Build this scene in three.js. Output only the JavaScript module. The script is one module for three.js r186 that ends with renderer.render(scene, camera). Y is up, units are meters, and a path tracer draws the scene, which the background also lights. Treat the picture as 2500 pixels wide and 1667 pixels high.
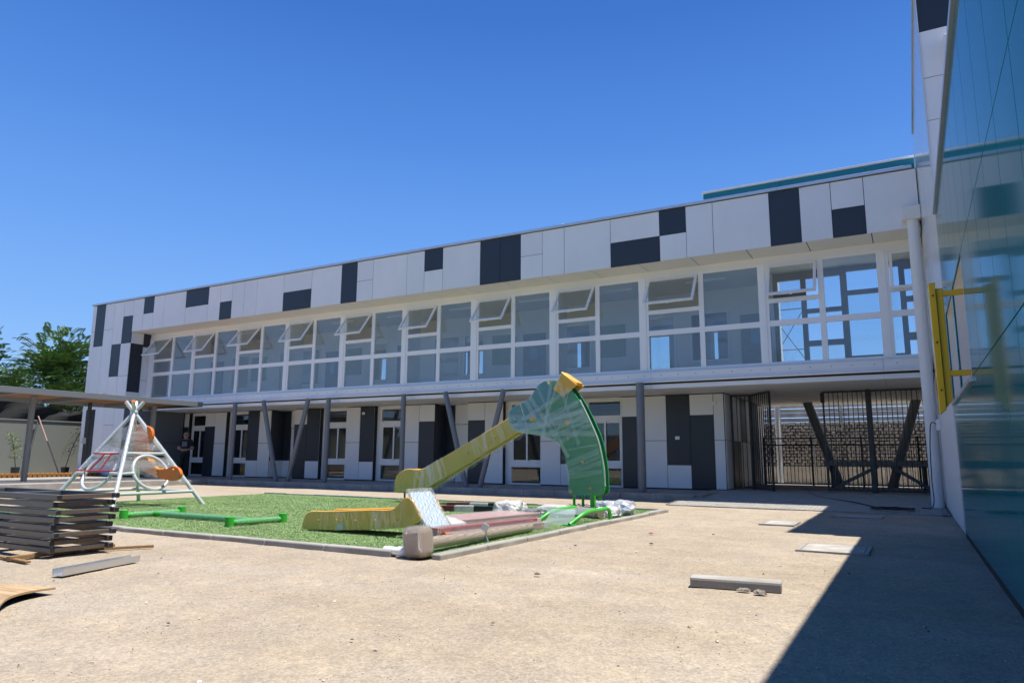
import * as THREE from 'three';
import { mergeGeometries, toCreasedNormals } from 'three/addons/utils/BufferGeometryUtils.js';
import { RoundedBoxGeometry } from 'three/addons/geometries/RoundedBoxGeometry.js';
import { MarchingCubes } from 'three/addons/objects/MarchingCubes.js';

// ------------------------------------------------------------------ camera, sky, sun, exposure
const scene = new THREE.Scene();
const camera = new THREE.PerspectiveCamera(51.79, 1024 / 682, 0.05, 600);
{
  const yaw = THREE.MathUtils.degToRad(29.41), pitch = THREE.MathUtils.degToRad(9.4), roll = THREE.MathUtils.degToRad(0.39);
  const fw = new THREE.Vector3(-Math.sin(yaw) * Math.cos(pitch), Math.sin(pitch), -Math.cos(yaw) * Math.cos(pitch));
  const rt = new THREE.Vector3(Math.cos(yaw), 0, -Math.sin(yaw)), up = new THREE.Vector3().crossVectors(rt, fw);
  const r2 = rt.clone().multiplyScalar(Math.cos(roll)).addScaledVector(up, Math.sin(roll));
  const u2 = up.clone().multiplyScalar(Math.cos(roll)).addScaledVector(rt, -Math.sin(roll));
  camera.quaternion.setFromRotationMatrix(new THREE.Matrix4().makeBasis(r2, u2, fw.clone().negate()));
  camera.position.set(0, 1.08, 0);
}
{ // clear air: one gradient with height, the same all round
  const stops = [[-90, .30, .30, .30], [-0.5, .36, .40, .46], [0, .42, .62, .86], [5, .29, .51, .86], [10, .20, .415, .83], [17, .135, .325, .77], [25, .080, .235, .66], [34, .047, .165, .54], [45, .035, .125, .43], [65, .030, .102, .35], [90, .030, .10, .34]];
  const w = 8, h = 512, d = new Float32Array(w * h * 4);
  for (let j = 0; j < h; j++) {
    const e = (j + .5) / h * 180 - 90, air = .645; let k = 0;
    while (k < stops.length - 2 && e > stops[k + 1][0]) k++;
    const a = stops[k], b = stops[k + 1], t = THREE.MathUtils.clamp((e - a[0]) / (b[0] - a[0]), 0, 1);
    for (let i = 0; i < w; i++) { const o = (j * w + i) * 4; for (let c = 0; c < 3; c++) d[o + c] = air * (a[c + 1] + (b[c + 1] - a[c + 1]) * t); d[o + 3] = 1; }
  }
  const sky = new THREE.DataTexture(d, w, h, THREE.RGBAFormat, THREE.FloatType);
  sky.mapping = THREE.EquirectangularReflectionMapping; sky.magFilter = sky.minFilter = THREE.LinearFilter; sky.needsUpdate = true;
  scene.background = sky; scene.environment = sky;
}
const sun = new THREE.DirectionalLight(new THREE.Color(1, .95, .87), 4.1);
sun.position.set(.262, 1, -.085).normalize().multiplyScalar(70).add(new THREE.Vector3(-14, 0, -12));
sun.target.position.set(-14, 0, -12); sun.castShadow = true; sun.shadow.mapSize.set(4096, 4096);
Object.assign(sun.shadow.camera, { left: -40, right: 40, top: 40, bottom: -40, near: 1, far: 160 });
sun.shadow.radius = 1; scene.add(sun, sun.target);
const renderer = new THREE.WebGLRenderer({ antialias: true });
renderer.toneMapping = THREE.LinearToneMapping; renderer.toneMappingExposure = 1.80;
renderer.shadowMap.enabled = true;

// ------------------------------------------------------------------ helpers
let seed = 1234567;
const rnd = () => { seed |= 0; seed = seed + 0x6D2B79F5 | 0; let t = Math.imul(seed ^ seed >>> 15, 1 | seed); t = t + Math.imul(t ^ t >>> 7, 61 | t) ^ t; return ((t ^ t >>> 14) >>> 0) / 4294967296; };
const rr = (a, b) => a + (b - a) * rnd();
const V = (x, y, z) => new THREE.Vector3(x, y, z);
function hash(x, y, s = 0) { let h = Math.imul(x | 0, 374761393) ^ Math.imul(y | 0, 668265263) ^ Math.imul(s + 1, 974634777); h = Math.imul(h ^ h >>> 13, 1274126177); return ((h ^ h >>> 16) >>> 0) / 4294967296; }
function vnoise(x, y, p, s) { // value noise, repeating every p cells
  const xi = Math.floor(x), yi = Math.floor(y), fx = x - xi, fy = y - yi, m = a => ((a % p) + p) % p;
  const u = fx * fx * (3 - 2 * fx), v = fy * fy * (3 - 2 * fy);
  const a = hash(m(xi), m(yi), s), b = hash(m(xi + 1), m(yi), s), c = hash(m(xi), m(yi + 1), s), d = hash(m(xi + 1), m(yi + 1), s);
  return a + (b - a) * u + (c - a) * v + (a - b - c + d) * u * v;
}
function fbm(x, y, p, s, n = 4) { let t = 0, a = .5, q = 0; for (let k = 0; k < n; k++) { t += a * vnoise(x, y, p, s + k); q += a; a *= .5; x *= 2; y *= 2; p *= 2; } return t / q; }
function tex(size, f, srgb = true, sy = size) {
  const d = new Uint8Array(size * sy * 4);
  for (let j = 0; j < sy; j++) for (let i = 0; i < size; i++) { const c = f(i / size, j / sy), o = (j * size + i) * 4; for (let k = 0; k < 3; k++) d[o + k] = Math.max(0, Math.min(255, (c.length ? c[k] : c) * 255)); d[o + 3] = 255; }
  const t = new THREE.DataTexture(d, size, sy); t.wrapS = t.wrapT = THREE.RepeatWrapping; t.magFilter = THREE.LinearFilter; t.minFilter = THREE.LinearMipmapLinearFilter; t.generateMipmaps = true;
  if (srgb) t.colorSpace = THREE.SRGBColorSpace; t.needsUpdate = true; return t;
}
const rep = (t, x, y = x) => { const c = t.clone(); c.repeat.set(x, y); c.needsUpdate = true; return c; };
function mat(name, c, roughness = .6, more = {}) { const m = new THREE.MeshPhysicalMaterial({ roughness, ...more }); m.name = name; if (c) m.color.setRGB(...c); return m; }
const bases = new Map();
function thing(name, label, category, base = [0, 0, 0], group) {
  const o = new THREE.Group(); o.name = uniq(name); o.position.set(...base); bases.set(o, V(...base)); scene.add(o);
  if (category) o.userData = { label, category }; else o.userData = { kind: label };
  if (group) o.userData.group = group; return o;
}
const taken = {};
function uniq(n) { if (!(n in taken)) { taken[n] = 0; return n; } taken[n]++; return n + '_' + String(taken[n]).padStart(3, '0'); }
function add(parent, name, geo, m) { // geometry in world metres, moved into the parent's frame
  const mesh = new THREE.Mesh(geo, m); mesh.name = name; mesh.castShadow = mesh.receiveShadow = true;
  const b = bases.get(parent); if (b && b.lengthSq()) geo.translate(-b.x, -b.y, -b.z);
  bases.set(mesh, b || V(0, 0, 0)); parent.add(mesh); return mesh;
}
function single(name, label, category, geo, m, base, group) { // a thing that is one mesh
  geo.translate(-base[0], -base[1], -base[2]);
  const o = new THREE.Mesh(geo, m); o.name = uniq(name); o.position.set(...base); o.castShadow = o.receiveShadow = true; bases.set(o, V(...base));
  o.userData = category ? { label, category } : { kind: label }; if (group) o.userData.group = group; scene.add(o); return o;
}
function metreUV(g) { // planar uv in metres by the way each face points
  g = g.index ? g.toNonIndexed() : g; const p = g.attributes.position, n = g.attributes.normal, uv = new Float32Array(p.count * 2);
  for (let i = 0; i < p.count; i++) {
    const ax = Math.abs(n.getX(i)), ay = Math.abs(n.getY(i)), az = Math.abs(n.getZ(i));
    uv[2 * i] = ax > ay && ax > az ? p.getZ(i) : p.getX(i); uv[2 * i + 1] = ay > ax && ay > az ? p.getZ(i) : p.getY(i);
  }
  g.setAttribute('uv', new THREE.BufferAttribute(uv, 2)); return g;
}
function bx(x0, x1, y0, y1, z0, z1) { const g = new THREE.BoxGeometry(Math.abs(x1 - x0), Math.abs(y1 - y0), Math.abs(z1 - z0)); g.translate((x0 + x1) / 2, (y0 + y1) / 2, (z0 + z1) / 2); return metreUV(g); }
function rbx(x0, x1, y0, y1, z0, z1, r = .004, s = 1) { const g = new RoundedBoxGeometry(Math.abs(x1 - x0), Math.abs(y1 - y0), Math.abs(z1 - z0), s, r); g.translate((x0 + x1) / 2, (y0 + y1) / 2, (z0 + z1) / 2); return metreUV(g); }
function rod(a, b, r, r2 = r, seg = 12, caps = true) { // round bar between two points
  const d = b.clone().sub(a), L = d.length(), g = new THREE.CylinderGeometry(r2, r, L, seg, 1, !caps);
  g.applyQuaternion(new THREE.Quaternion().setFromUnitVectors(V(0, 1, 0), d.normalize())); g.translate((a.x + b.x) / 2, (a.y + b.y) / 2, (a.z + b.z) / 2); return g;
}
function bar(a, b, w, h, r = 0) { // square bar between two points, w across, h up
  const d = b.clone().sub(a), L = d.length(), g = r ? new RoundedBoxGeometry(w, h, L, 1, r) : new THREE.BoxGeometry(w, h, L);
  const z = d.normalize(), x = new THREE.Vector3().crossVectors(Math.abs(z.y) > .99 ? V(0, 0, 1) : V(0, 1, 0), z).normalize(), y = new THREE.Vector3().crossVectors(z, x);
  g.applyMatrix4(new THREE.Matrix4().makeBasis(x, y, z)); g.translate((a.x + b.x) / 2, (a.y + b.y) / 2, (a.z + b.z) / 2); return g;
}
function tube(pts, r, seg = 40, rs = 8, closed = false) { return new THREE.TubeGeometry(new THREE.CatmullRomCurve3(pts, closed), seg, r, rs, closed); }
function slab(pts, z0, z1, bevel = 0, seg = 1) { // outline in x-y, between two depths
  const s = new THREE.Shape(pts.map(p => new THREE.Vector2(p[0], p[1]))); const d = Math.abs(z1 - z0);
  const g = new THREE.ExtrudeGeometry(s, { depth: d - 2 * bevel, bevelEnabled: bevel > 0, bevelThickness: bevel, bevelSize: bevel, bevelOffset: -bevel, bevelSegments: seg, curveSegments: 16 });
  g.translate(0, 0, Math.min(z0, z1) + bevel); return g;
}
function smooth(pts, n = 4) { const c = new THREE.CatmullRomCurve3(pts.map(p => V(p[0], p[1], 0)), true, 'centripetal'); return c.getPoints(pts.length * n).slice(0, -1).map(p => [p.x, p.y]); }
const merge = gs => mergeGeometries(gs.map(g => { g = g.index ? g.toNonIndexed() : g; for (const k of Object.keys(g.attributes)) if (!['position', 'normal', 'uv'].includes(k)) g.deleteAttribute(k); return g; }));

// ------------------------------------------------------------------ materials
const T = {};
T.sand = tex(1024, (u, v) => {
  const a = fbm(u * 8, v * 8, 8, 1, 4), f = fbm(u * 128, v * 128, 128, 9, 2), g = hash(u * 1024, v * 1024, 5), s = fbm(u * 40, v * 40, 40, 30, 3);
  let k = .83 + .12 * (a - .5) + .22 * (f - .5) + .13 * (g - .5) + .10 * (s - .5);
  if (g > .988) k += .14; if (g < .006) k -= .24; const w = .5 + .8 * (a - .5) + .5 * (s - .5);
  return [k * (.985 - .01 * w), k * (.912 - .022 * w), k * (.825 - .055 * w)];
});
T.sandBump = tex(1024, (u, v) => .45 * fbm(u * 30, v * 30, 30, 41, 3) + .40 * fbm(u * 160, v * 160, 160, 3, 2) + .25 * hash(u * 1024, v * 1024, 8), false);
T.fine = tex(512, (u, v) => .5 + .5 * (fbm(u * 32, v * 32, 32, 61, 4) - .5) + .25 * (hash(u * 512, v * 512, 2) - .5), false);
T.concrete = tex(512, (u, v) => { const k = .82 + .30 * (fbm(u * 6, v * 6, 6, 71, 5) - .5) + .10 * (hash(u * 512, v * 512, 3) - .5); return [k, k * .985, k * .955]; });
T.panel = tex(512, (u, v) => { const k = .97 + .045 * (fbm(u * 5, v * 3, 15, 81, 4) - .5) + .02 * (hash(u * 512, v * 512, 3) - .5); return [k, k, k]; });
T.wood = tex(512, (u, v) => { const g = fbm(u * 4 + .8 * fbm(u * 4, v * 4, 4, 90, 2), v * 60, 60, 91, 3), k = .70 + .42 * (g - .5) + .10 * (hash(u * 512, v * 512, 4) - .5); return [k, k * .84, k * .62]; });
T.wrinkle = tex(512, (u, v) => { // creased cling film
  let s = 0; for (let k = 0; k < 3; k++) { const a = [.35, 2.2, 1.2][k], x = u * Math.round(6 * Math.cos(a) + 2) + v * Math.round(6 * Math.sin(a) + 3); s += Math.pow(1 - Math.abs(2 * ((x + .35 * fbm(u * 5, v * 5, 5, 100 + k, 3)) % 1 + 1) % 2 - 1), 6); }
  return .25 * s + .55 * fbm(u * 9, v * 27, 27, 110, 4);
}, false);
T.stretch = tex(512, (u, v) => fbm(u * 5 + .6 * fbm(u * 3, v * 3, 3, 121, 2), v * 70, 70, 120, 3), false);
T.rust = tex(256, (u, v) => { const r = Math.max(0, fbm(u * 6, v * 6, 6, 130, 4) - .60) * 4, k = .66 + .12 * (fbm(u * 20, v * 20, 20, 135, 3) - .5); return [k + r * .16, k * .98 - r * .02, k * .93 - r * .10]; });
T.turf = tex(256, (u, v) => { const k = .75 + .5 * (fbm(u * 40, v * 40, 40, 140, 2) - .5); return [k * .62, k, k * .50]; });

const M = {};
M.sand = mat('sand', [.565, .563, .55], .95, { map: rep(T.sand, .55), bumpMap: rep(T.sandBump, .55), bumpScale: .010, vertexColors: true });
M.whites = [[.865, .865, .855], [.84, .84, .835], [.88, .875, .86]].map(c => mat('white_panel', c, .42, { map: rep(T.panel, .31) })); M.white = M.whites[0];
M.dark = mat('slate_panel', [.030, .036, .046], .38, { map: rep(T.panel, .31) });
M.pvc = mat('white_frame', [.85, .85, .845], .30);
M.beam = mat('white_beam', [.86, .855, .84], .38, { map: rep(T.panel, .31) });
M.plaster = mat('plaster', [.84, .83, .80], .75, { map: rep(T.panel, .2), bumpMap: rep(T.fine, .5), bumpScale: .0015 });
M.inner = mat('interior_paint', [.80, .80, .77], .7);
M.innerFloor = mat('vinyl_floor', [.34, .33, .30], .35);
M.gap = mat('backing_membrane', [.02, .02, .022], .8);
M.metal = mat('galvanised_coping', [.62, .63, .65], .35, { metalness: .7 });
M.glass = mat('window_glass', [.93, .96, .96], .015, { transmission: 1, thickness: 0, ior: 1.52, specularIntensity: 1 });
M.glassUp = mat('sky_sheen_window_glass', [.88, .93, .96], .02, { transmission: .955, thickness: 0, ior: 1.52 });  // milky base colour stands in for sky reflected in the upper panes
M.grey = mat('grey_steel_paint', [.165, .18, .195], .42);
M.concrete = mat('concrete', [.50, .49, .47], .85, { map: rep(T.concrete, .5), bumpMap: rep(T.fine, 1), bumpScale: .002 });
M.paver = mat('paving_stone', [.58, .57, .555], .85, { map: rep(T.concrete, 1.3) });
M.teal = mat('teal_gloss_panel', [.005, .155, .19], .075, { ior: 1.11 });
M.tealBand = mat('teal_fascia', [.012, .20, .25], .4);
M.gloss = mat('pale_gloss_panel', [.66, .67, .68], .13, { ior: 1.5 });
M.rib = mat('ribbed_white_sheet', [.66, .66, .66], .35);
M.yellow = mat('yellow_paint', [.86, .52, .014], .42);
M.slide = mat('yellow_plastic', [.74, .46, .03], .38);
M.slideEdge = mat('orange_edge', [.80, .42, .06], .4);
M.green = mat('green_panel', [.03, .26, .085], .35);
M.greenPale = mat('teal_green_panel', [.04, .22, .215], .35);
M.greenTube = mat('green_powder_coat', [.055, .42, .045], .35);
M.film = mat('cling_film', [.96, .97, .97], .20, { transmission: .90, thickness: 0, ior: 1.45, bumpMap: rep(T.wrinkle, 1.6), bumpScale: .03 });
M.filmTight = mat('stretched_film', [.97, .98, .98], .16, { transmission: .93, thickness: 0, ior: 1.5, bumpMap: rep(T.stretch, .9, .9), bumpScale: .022 });
M.filmAir = mat('loose_film', [.96, .97, .97], .13, { transmission: .925, thickness: 0, ior: 1.4, bumpMap: rep(T.stretch, 1.1, .8), bumpScale: .01, side: THREE.DoubleSide });
M.tipi = mat('pale_grey_tube', [.60, .63, .62], .28, { metalness: .25 });
M.orange = mat('orange_plastic', [.72, .155, .012], .38);
M.orangeRim = mat('amber_plastic', [.85, .34, .03], .4);
M.rope = mat('red_rope', [.42, .03, .04], .7);
M.steel = mat('mill_steel', [.125, .128, .125], .38, { metalness: .35, bumpMap: rep(T.fine, 3), bumpScale: .0006 });
M.steelRust = mat('rusting_steel', [.30, .27, .25], .6, { metalness: .35, map: rep(T.rust, 2.3) });
M.black = mat('black_steel', [.014, .015, .017], .5);
M.gate = mat('charcoal_steel', [.035, .040, .046], .45);
M.zinc = mat('zinc_sheet', [.62, .64, .66], .34, { metalness: .8 });
M.ply = mat('plywood', [.92, .92, .95], .8, { map: rep(T.wood, .7), bumpMap: rep(T.fine, 1), bumpScale: .002 });
M.timber = mat('timber', [.58, .52, .44], .8, { map: rep(T.wood, 1.1) });
M.card = mat('kraft_paper', [.36, .26, .175], .62, { bumpMap: rep(T.fine, 1.2), bumpScale: .004 });
M.maroon = mat('maroon_plastic', [.15, .025, .03], .4);
M.pink = mat('dusty_pink_board', [.50, .30, .28], .5, { bumpMap: rep(T.wrinkle, 1.3), bumpScale: .006 });
M.blueFilm = mat('pale_blue_board', [.52, .63, .74], .35, { bumpMap: rep(T.wrinkle, 2), bumpScale: .008 });
M.foil = mat('crinkled_foil', [.74, .75, .76], .28, { metalness: .55 });
M.bag = mat('clear_bag', [.80, .80, .78], .3, { transmission: .35, thickness: 0, bumpMap: rep(T.wrinkle, 3), bumpScale: .015 });
M.wall = mat('grey_green_render', [.20, .21, .185], .9, { map: rep(T.panel, .15), bumpMap: rep(T.fine, .6), bumpScale: .002 });
M.net = mat('black_shade_net', [.012, .013, .014], .9, { transmission: .25, thickness: 0, side: THREE.DoubleSide });
M.leaf = mat('leaf', [.095, .185, .038], .55, { transmission: .28, thickness: 0, side: THREE.DoubleSide, vertexColors: true });
M.bark = mat('bark', [.14, .11, .08], .9, { bumpMap: rep(T.wrinkle, 2), bumpScale: .02 });
M.log = mat('pine_log', [.60, .38, .13], .75, { map: rep(T.wood, 2) });
M.reed = mat('bamboo_slat', [.52, .34, .15], .6, { map: rep(T.wood, 2) });
M.stone = mat('dry_stone', [.27, .255, .235], .9, { bumpMap: rep(T.fine, 2), bumpScale: .01 });
M.wire = mat('black_cable', [.012, .012, .013], .5);
M.skin = mat('skin', [.42, .24, .17], .55);
M.shirt = mat('dark_shirt', [.022, .026, .035], .85);
M.trousers = mat('black_trousers', [.010, .010, .012], .85);
M.vest = mat('grey_print', [.16, .19, .21], .8);
M.turf = mat('turf_backing', [.25, .34, .14], .95, { map: rep(T.turf, 1.5) });
M.blade = mat('turf_blade', [1, 1, 1], .5, { transmission: .15, thickness: 0, side: THREE.DoubleSide });
M.pebble = mat('pebble', [1, 1, 1], .9);
M.slab = mat('pale_concrete', [.60, .58, .55], .8, { map: rep(T.concrete, .9), bumpMap: rep(T.fine, 1.5), bumpScale: .0015 });

// ------------------------------------------------------------------ ground
{
  const axis = (lo, a, b, hi, step, k) => { const o = []; for (let x = a; x > lo; x -= step * Math.pow(k, o.length + 1)) o.push(x); o.push(lo); o.reverse(); for (let x = a + step; x < b; x += step) o.push(x); let s = step; for (let x = b; x < hi; x += s) { o.push(x); s *= k; } o.push(hi); return o; };
  const xs = axis(-220, -13, .6, 160, .06, 1.09), zs = axis(-220, -16.5, -1.2, 160, .06, 1.09);
  const nx = xs.length, nz = zs.length, pos = new Float32Array(nx * nz * 3), uv = new Float32Array(nx * nz * 2), col = new Float32Array(nx * nz * 3), idx = [];
  seed = 17; const prints = []; for (let w = 0; w < 7; w++) { let x = rr(-7, .2), z = rr(-9, -2), a = rr(0, 6.28); for (let k = 0; k < 9; k++) { x += Math.cos(a) * .62; z += Math.sin(a) * .62; a += rr(-.2, .2); prints.push([x + (k % 2 ? 1 : -1) * .1 * Math.sin(a), z - (k % 2 ? 1 : -1) * .1 * Math.cos(a), a]); } }
  const tread = (x, z) => { let d = 0; for (const [px, pz, a] of prints) { const dx = x - px, dz = z - pz; if (dx * dx + dz * dz > .09) continue; const u = (dx * Math.cos(a) + dz * Math.sin(a)) / .15, v = (-dx * Math.sin(a) + dz * Math.cos(a)) / .065, r = u * u + v * v; d += r < 1 ? -.008 * (1 - r * r) : r < 2.4 ? .0035 * (1 - Math.abs(r - 1.5) / .9) : 0; } return d; };
  for (let j = 0; j < nz; j++) for (let i = 0; i < nx; i++) {
    const o = j * nx + i, x = xs[i], z = zs[j];
    const n1 = fbm(x * .45 + 40, z * .45 + 40, 4096, 5, 3), n2 = fbm(x * 2.3 + 90, z * 2.3 + 90, 4096, 15, 3), n3 = fbm(x * 5 + 17, z * 5 + 17, 4096, 19, 2);
    pos.set([x, .004 - .012 * (1 - n1) - .012 * (1 - n2) - .007 * (1 - n3) + (x > -13 && x < .6 && z > -16.5 && z < -1 ? tread(x, z) : 0), z], o * 3); uv.set([x, z], o * 2);
    // patches: paler dust, browner moist grit
    const p = fbm(x * .35 + 7, z * .8 + 3, 4096, 25, 4), q = fbm(x * 1.3 + 50, z * 2.6 + 9, 4096, 35, 3), k = 1 + .20 * (p - .5) + .17 * (q - .5), w = (p - .5) * .22 + (q - .5) * .25;
    col.set([k * (1 - .05 * w), k * (1 + .12 * w), k * (1 + .45 * w)], o * 3);
  }
  for (let j = 0; j < nz - 1; j++) for (let i = 0; i < nx - 1; i++) { const a = j * nx + i, b = a + 1, c = a + nx, d = c + 1; idx.push(a, c, b, b, c, d); }
  const g = new THREE.BufferGeometry(); g.setAttribute('position', new THREE.BufferAttribute(pos, 3)); g.setAttribute('uv', new THREE.BufferAttribute(uv, 2)); g.setAttribute('color', new THREE.BufferAttribute(col, 3)); g.setIndex(idx); g.computeVertexNormals();
  single('ground', 'structure', null, g, M.sand, [0, 0, 0]);
}
// turf rectangle
const LX0 = -16.3, LX1 = -4.62, LZ0 = -14.6, LZ1 = -6.5;
single('lawn', 'structure', null, bx(LX0, LX1, -.05, .012, LZ0, LZ1), M.turf, [-10, 0, -10]);
{ // short artificial grass
  const gs = []; seed = 77;
  for (let k = 0; k < 7; k++) { const a = rr(0, 6.28), l = rr(.012, .03), h = rr(.010, .019), x = rr(-.018, .018), z = rr(-.018, .018), w = .0032, c = Math.cos(a), s = Math.sin(a);
    const g = new THREE.BufferGeometry(); g.setAttribute('position', new THREE.BufferAttribute(new Float32Array([x - s * w, 0, z + c * w, x + s * w, 0, z - c * w, x + c * l * .5 + s * w * .7, h * .75, z + s * l * .5 - c * w * .7, x - s * w, 0, z + c * w, x + c * l * .5 + s * w * .7, h * .75, z + s * l * .5 - c * w * .7, x + c * l, h, z + s * l]), 3)); g.computeVertexNormals(); gs.push(g); }
  const g = mergeGeometries(gs), n = 130000, im = new THREE.InstancedMesh(g, M.blade, n), m4 = new THREE.Matrix4(), q = new THREE.Quaternion(), c = new THREE.Color();
  for (let i = 0; i < n; i++) {
    const x = rr(LX0, LX1 - .01), z = LZ1 - (LZ1 - LZ0) * Math.pow(rnd(), 1.15), s = rr(.75, 1.15);
    q.setFromEuler(new THREE.Euler(rr(-.25, .25), rr(0, 6.28), rr(-.25, .25))); m4.compose(V(x, .01, z), q, V(s, s, s)); im.setMatrixAt(i, m4);
    const p = fbm(x * .9 + 60, z * 2.2 + 60, 4096, 205, 3), k = .88 + .24 * rnd() + .40 * (p - .5); c.setRGB(.285 * k, .395 * k, .155 * k); im.setColorAt(i, c);
  }
  im.name = 'turf_grass'; im.userData = { kind: 'stuff' }; im.castShadow = im.receiveShadow = true; scene.add(im);
}
{ // loose grit on the sand
  seed = 99; const g = new THREE.IcosahedronGeometry(1, 1), p = g.attributes.position; for (let i = 0; i < p.count; i++) { const f = .72 + .5 * hash(Math.round(p.getX(i) * 50), Math.round(p.getY(i) * 50 + p.getZ(i) * 931), 4); p.setXYZ(i, p.getX(i) * f, p.getY(i) * f * .7, p.getZ(i) * f); } g.computeVertexNormals();
  const n = 12000, im = new THREE.InstancedMesh(g, M.pebble, n), m4 = new THREE.Matrix4(), q = new THREE.Quaternion(), c = new THREE.Color(); let k = 0;
  while (k < n) {
    const z = -1.4 - 17 * Math.pow(rnd(), 1.7), x = rr(-9 + .2 * z, .58); if (x > LX0 && x < -4.3 && z < -6.2 && z > LZ0 - .1) continue; if (z < -16.4) continue;
    const big = rnd(), s = big > .9985 ? rr(.009, .015) : big > .965 ? rr(.004, .008) : rr(.0014, .004);
    q.setFromEuler(new THREE.Euler(rr(-.4, .4), rr(0, 6.28), rr(-.4, .4))); m4.compose(V(x, -.010 + s * .3, z), q, V(s, s, s * rr(.7, 1.3))); im.setMatrixAt(k, m4);
    const t = rnd(), b = t > .7 ? rr(.6, .8) : t < .1 ? rr(.14, .25) : rr(.36, .56); c.setRGB(b, b * rr(.82, .9), b * rr(.62, .76)); im.setColorAt(k, c); k++;
  }
  im.name = 'gravel'; im.userData = { kind: 'stuff' }; im.castShadow = im.receiveShadow = true; scene.add(im);
}
{ // concrete edging round the turf, stone by stone
  seed = 5; const k = thing('lawn_kerb', 'structure', null, [-10, 0, -10]);
  const stone = (x0, x1, z0, z1) => { const j = .004, t = rr(.048, .062); add(k, 'kerb_stone', rbx(x0 + j, x1 - j, -.12, t, z0 + j, z1 - j, .022, 2), M.concrete); };
  for (let x = -4.52; x > -16.4; x -= 1.0) { if (x < -5.0) stone(Math.max(x - 1 + .4, -16.45) , x + .4, -6.50, -6.37); stone(Math.max(x - 1, -16.45), x, LZ0 - .1, LZ0); }
  for (let z = -6.45; z > -14.5; z -= 1.0) stone(-4.63, -4.5, Math.max(z - 1, -14.7), z);
}
// pavement under the building: raised concrete with a kerb face
{
  const p = thing('pavement', 'structure', null, [-15, 0, -20]);
  for (let x = -34; x < -4.9; x += 3) add(p, 'pavement_bay', rbx(x + .006, Math.min(x + 2.994, -4.85), -.05, .165, -21.6, -18.62, .012), M.concrete);
  for (let x = -34; x < -5.2; x += 1) add(p, 'kerb_stone', rbx(x + .004, x + .996, -.05, .17, -18.615, -18.47, .02, 2), M.concrete);
  const q = thing('raised_paving', 'structure', null, [-30, 0, -15]);
  add(q, 'paved_strip', bx(-40, -24.0, -.05, .175, -18.46, -9), M.concrete);
}
{ // small paving stones before the passage, rising gently to the gate
  const p = thing('paving', 'structure', null, [-2, 0, -18]);
  const n = new THREE.Shape([[-5.15, 0], [.594, 0], [.594, 5.5], [-5.15, 5.5]].map(a => new THREE.Vector2(...a)));
  const lift = z => .012 + .17 * THREE.MathUtils.clamp((-16.75 - z) / 4.5, 0, 1);
  const bed = new THREE.PlaneGeometry(5.74, 12, 1, 24); bed.rotateX(-Math.PI / 2); bed.translate(-2.28, 0, -22.75); const bp = bed.attributes.position; for (let i = 0; i < bp.count; i++) bp.setY(i, lift(bp.getZ(i)) - .004); bed.computeVertexNormals();
  add(p, 'mortar_bed', metreUV(bed), mat('joint_sand', [.20, .19, .17], .95));
  const g = new RoundedBoxGeometry(.188, .05, .088, 1, .006), xs = []; for (let r = 0; r * .1 < 6.2; r++) for (let x = -5.05 - (r % 2) * .1; x < .5; x += .2) xs.push([x, -16.8 - r * .1]);
  const im = new THREE.InstancedMesh(g, M.paver, xs.length), m4 = new THREE.Matrix4(), c = new THREE.Color(); seed = 8;
  xs.forEach(([x, z], i) => { m4.makeTranslation(x + 2, lift(z) - .022 + rr(-.002, .002), z + 18); im.setMatrixAt(i, m4); const k = rr(.86, 1.06); c.setRGB(k, k, k * .99); im.setColorAt(i, c); });
  im.name = 'paving_stones'; im.userData = { kind: 'stuff' }; im.castShadow = im.receiveShadow = true; p.add(im);
}
single('yard', 'structure', null, bx(-14, 6, -.05, .14, -34, -28.2), mat('yard_dirt', [.50, .44, .35], .95, { bumpMap: rep(T.sandBump, .5), bumpScale: .02 }), [-3, 0, -30]);

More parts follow.
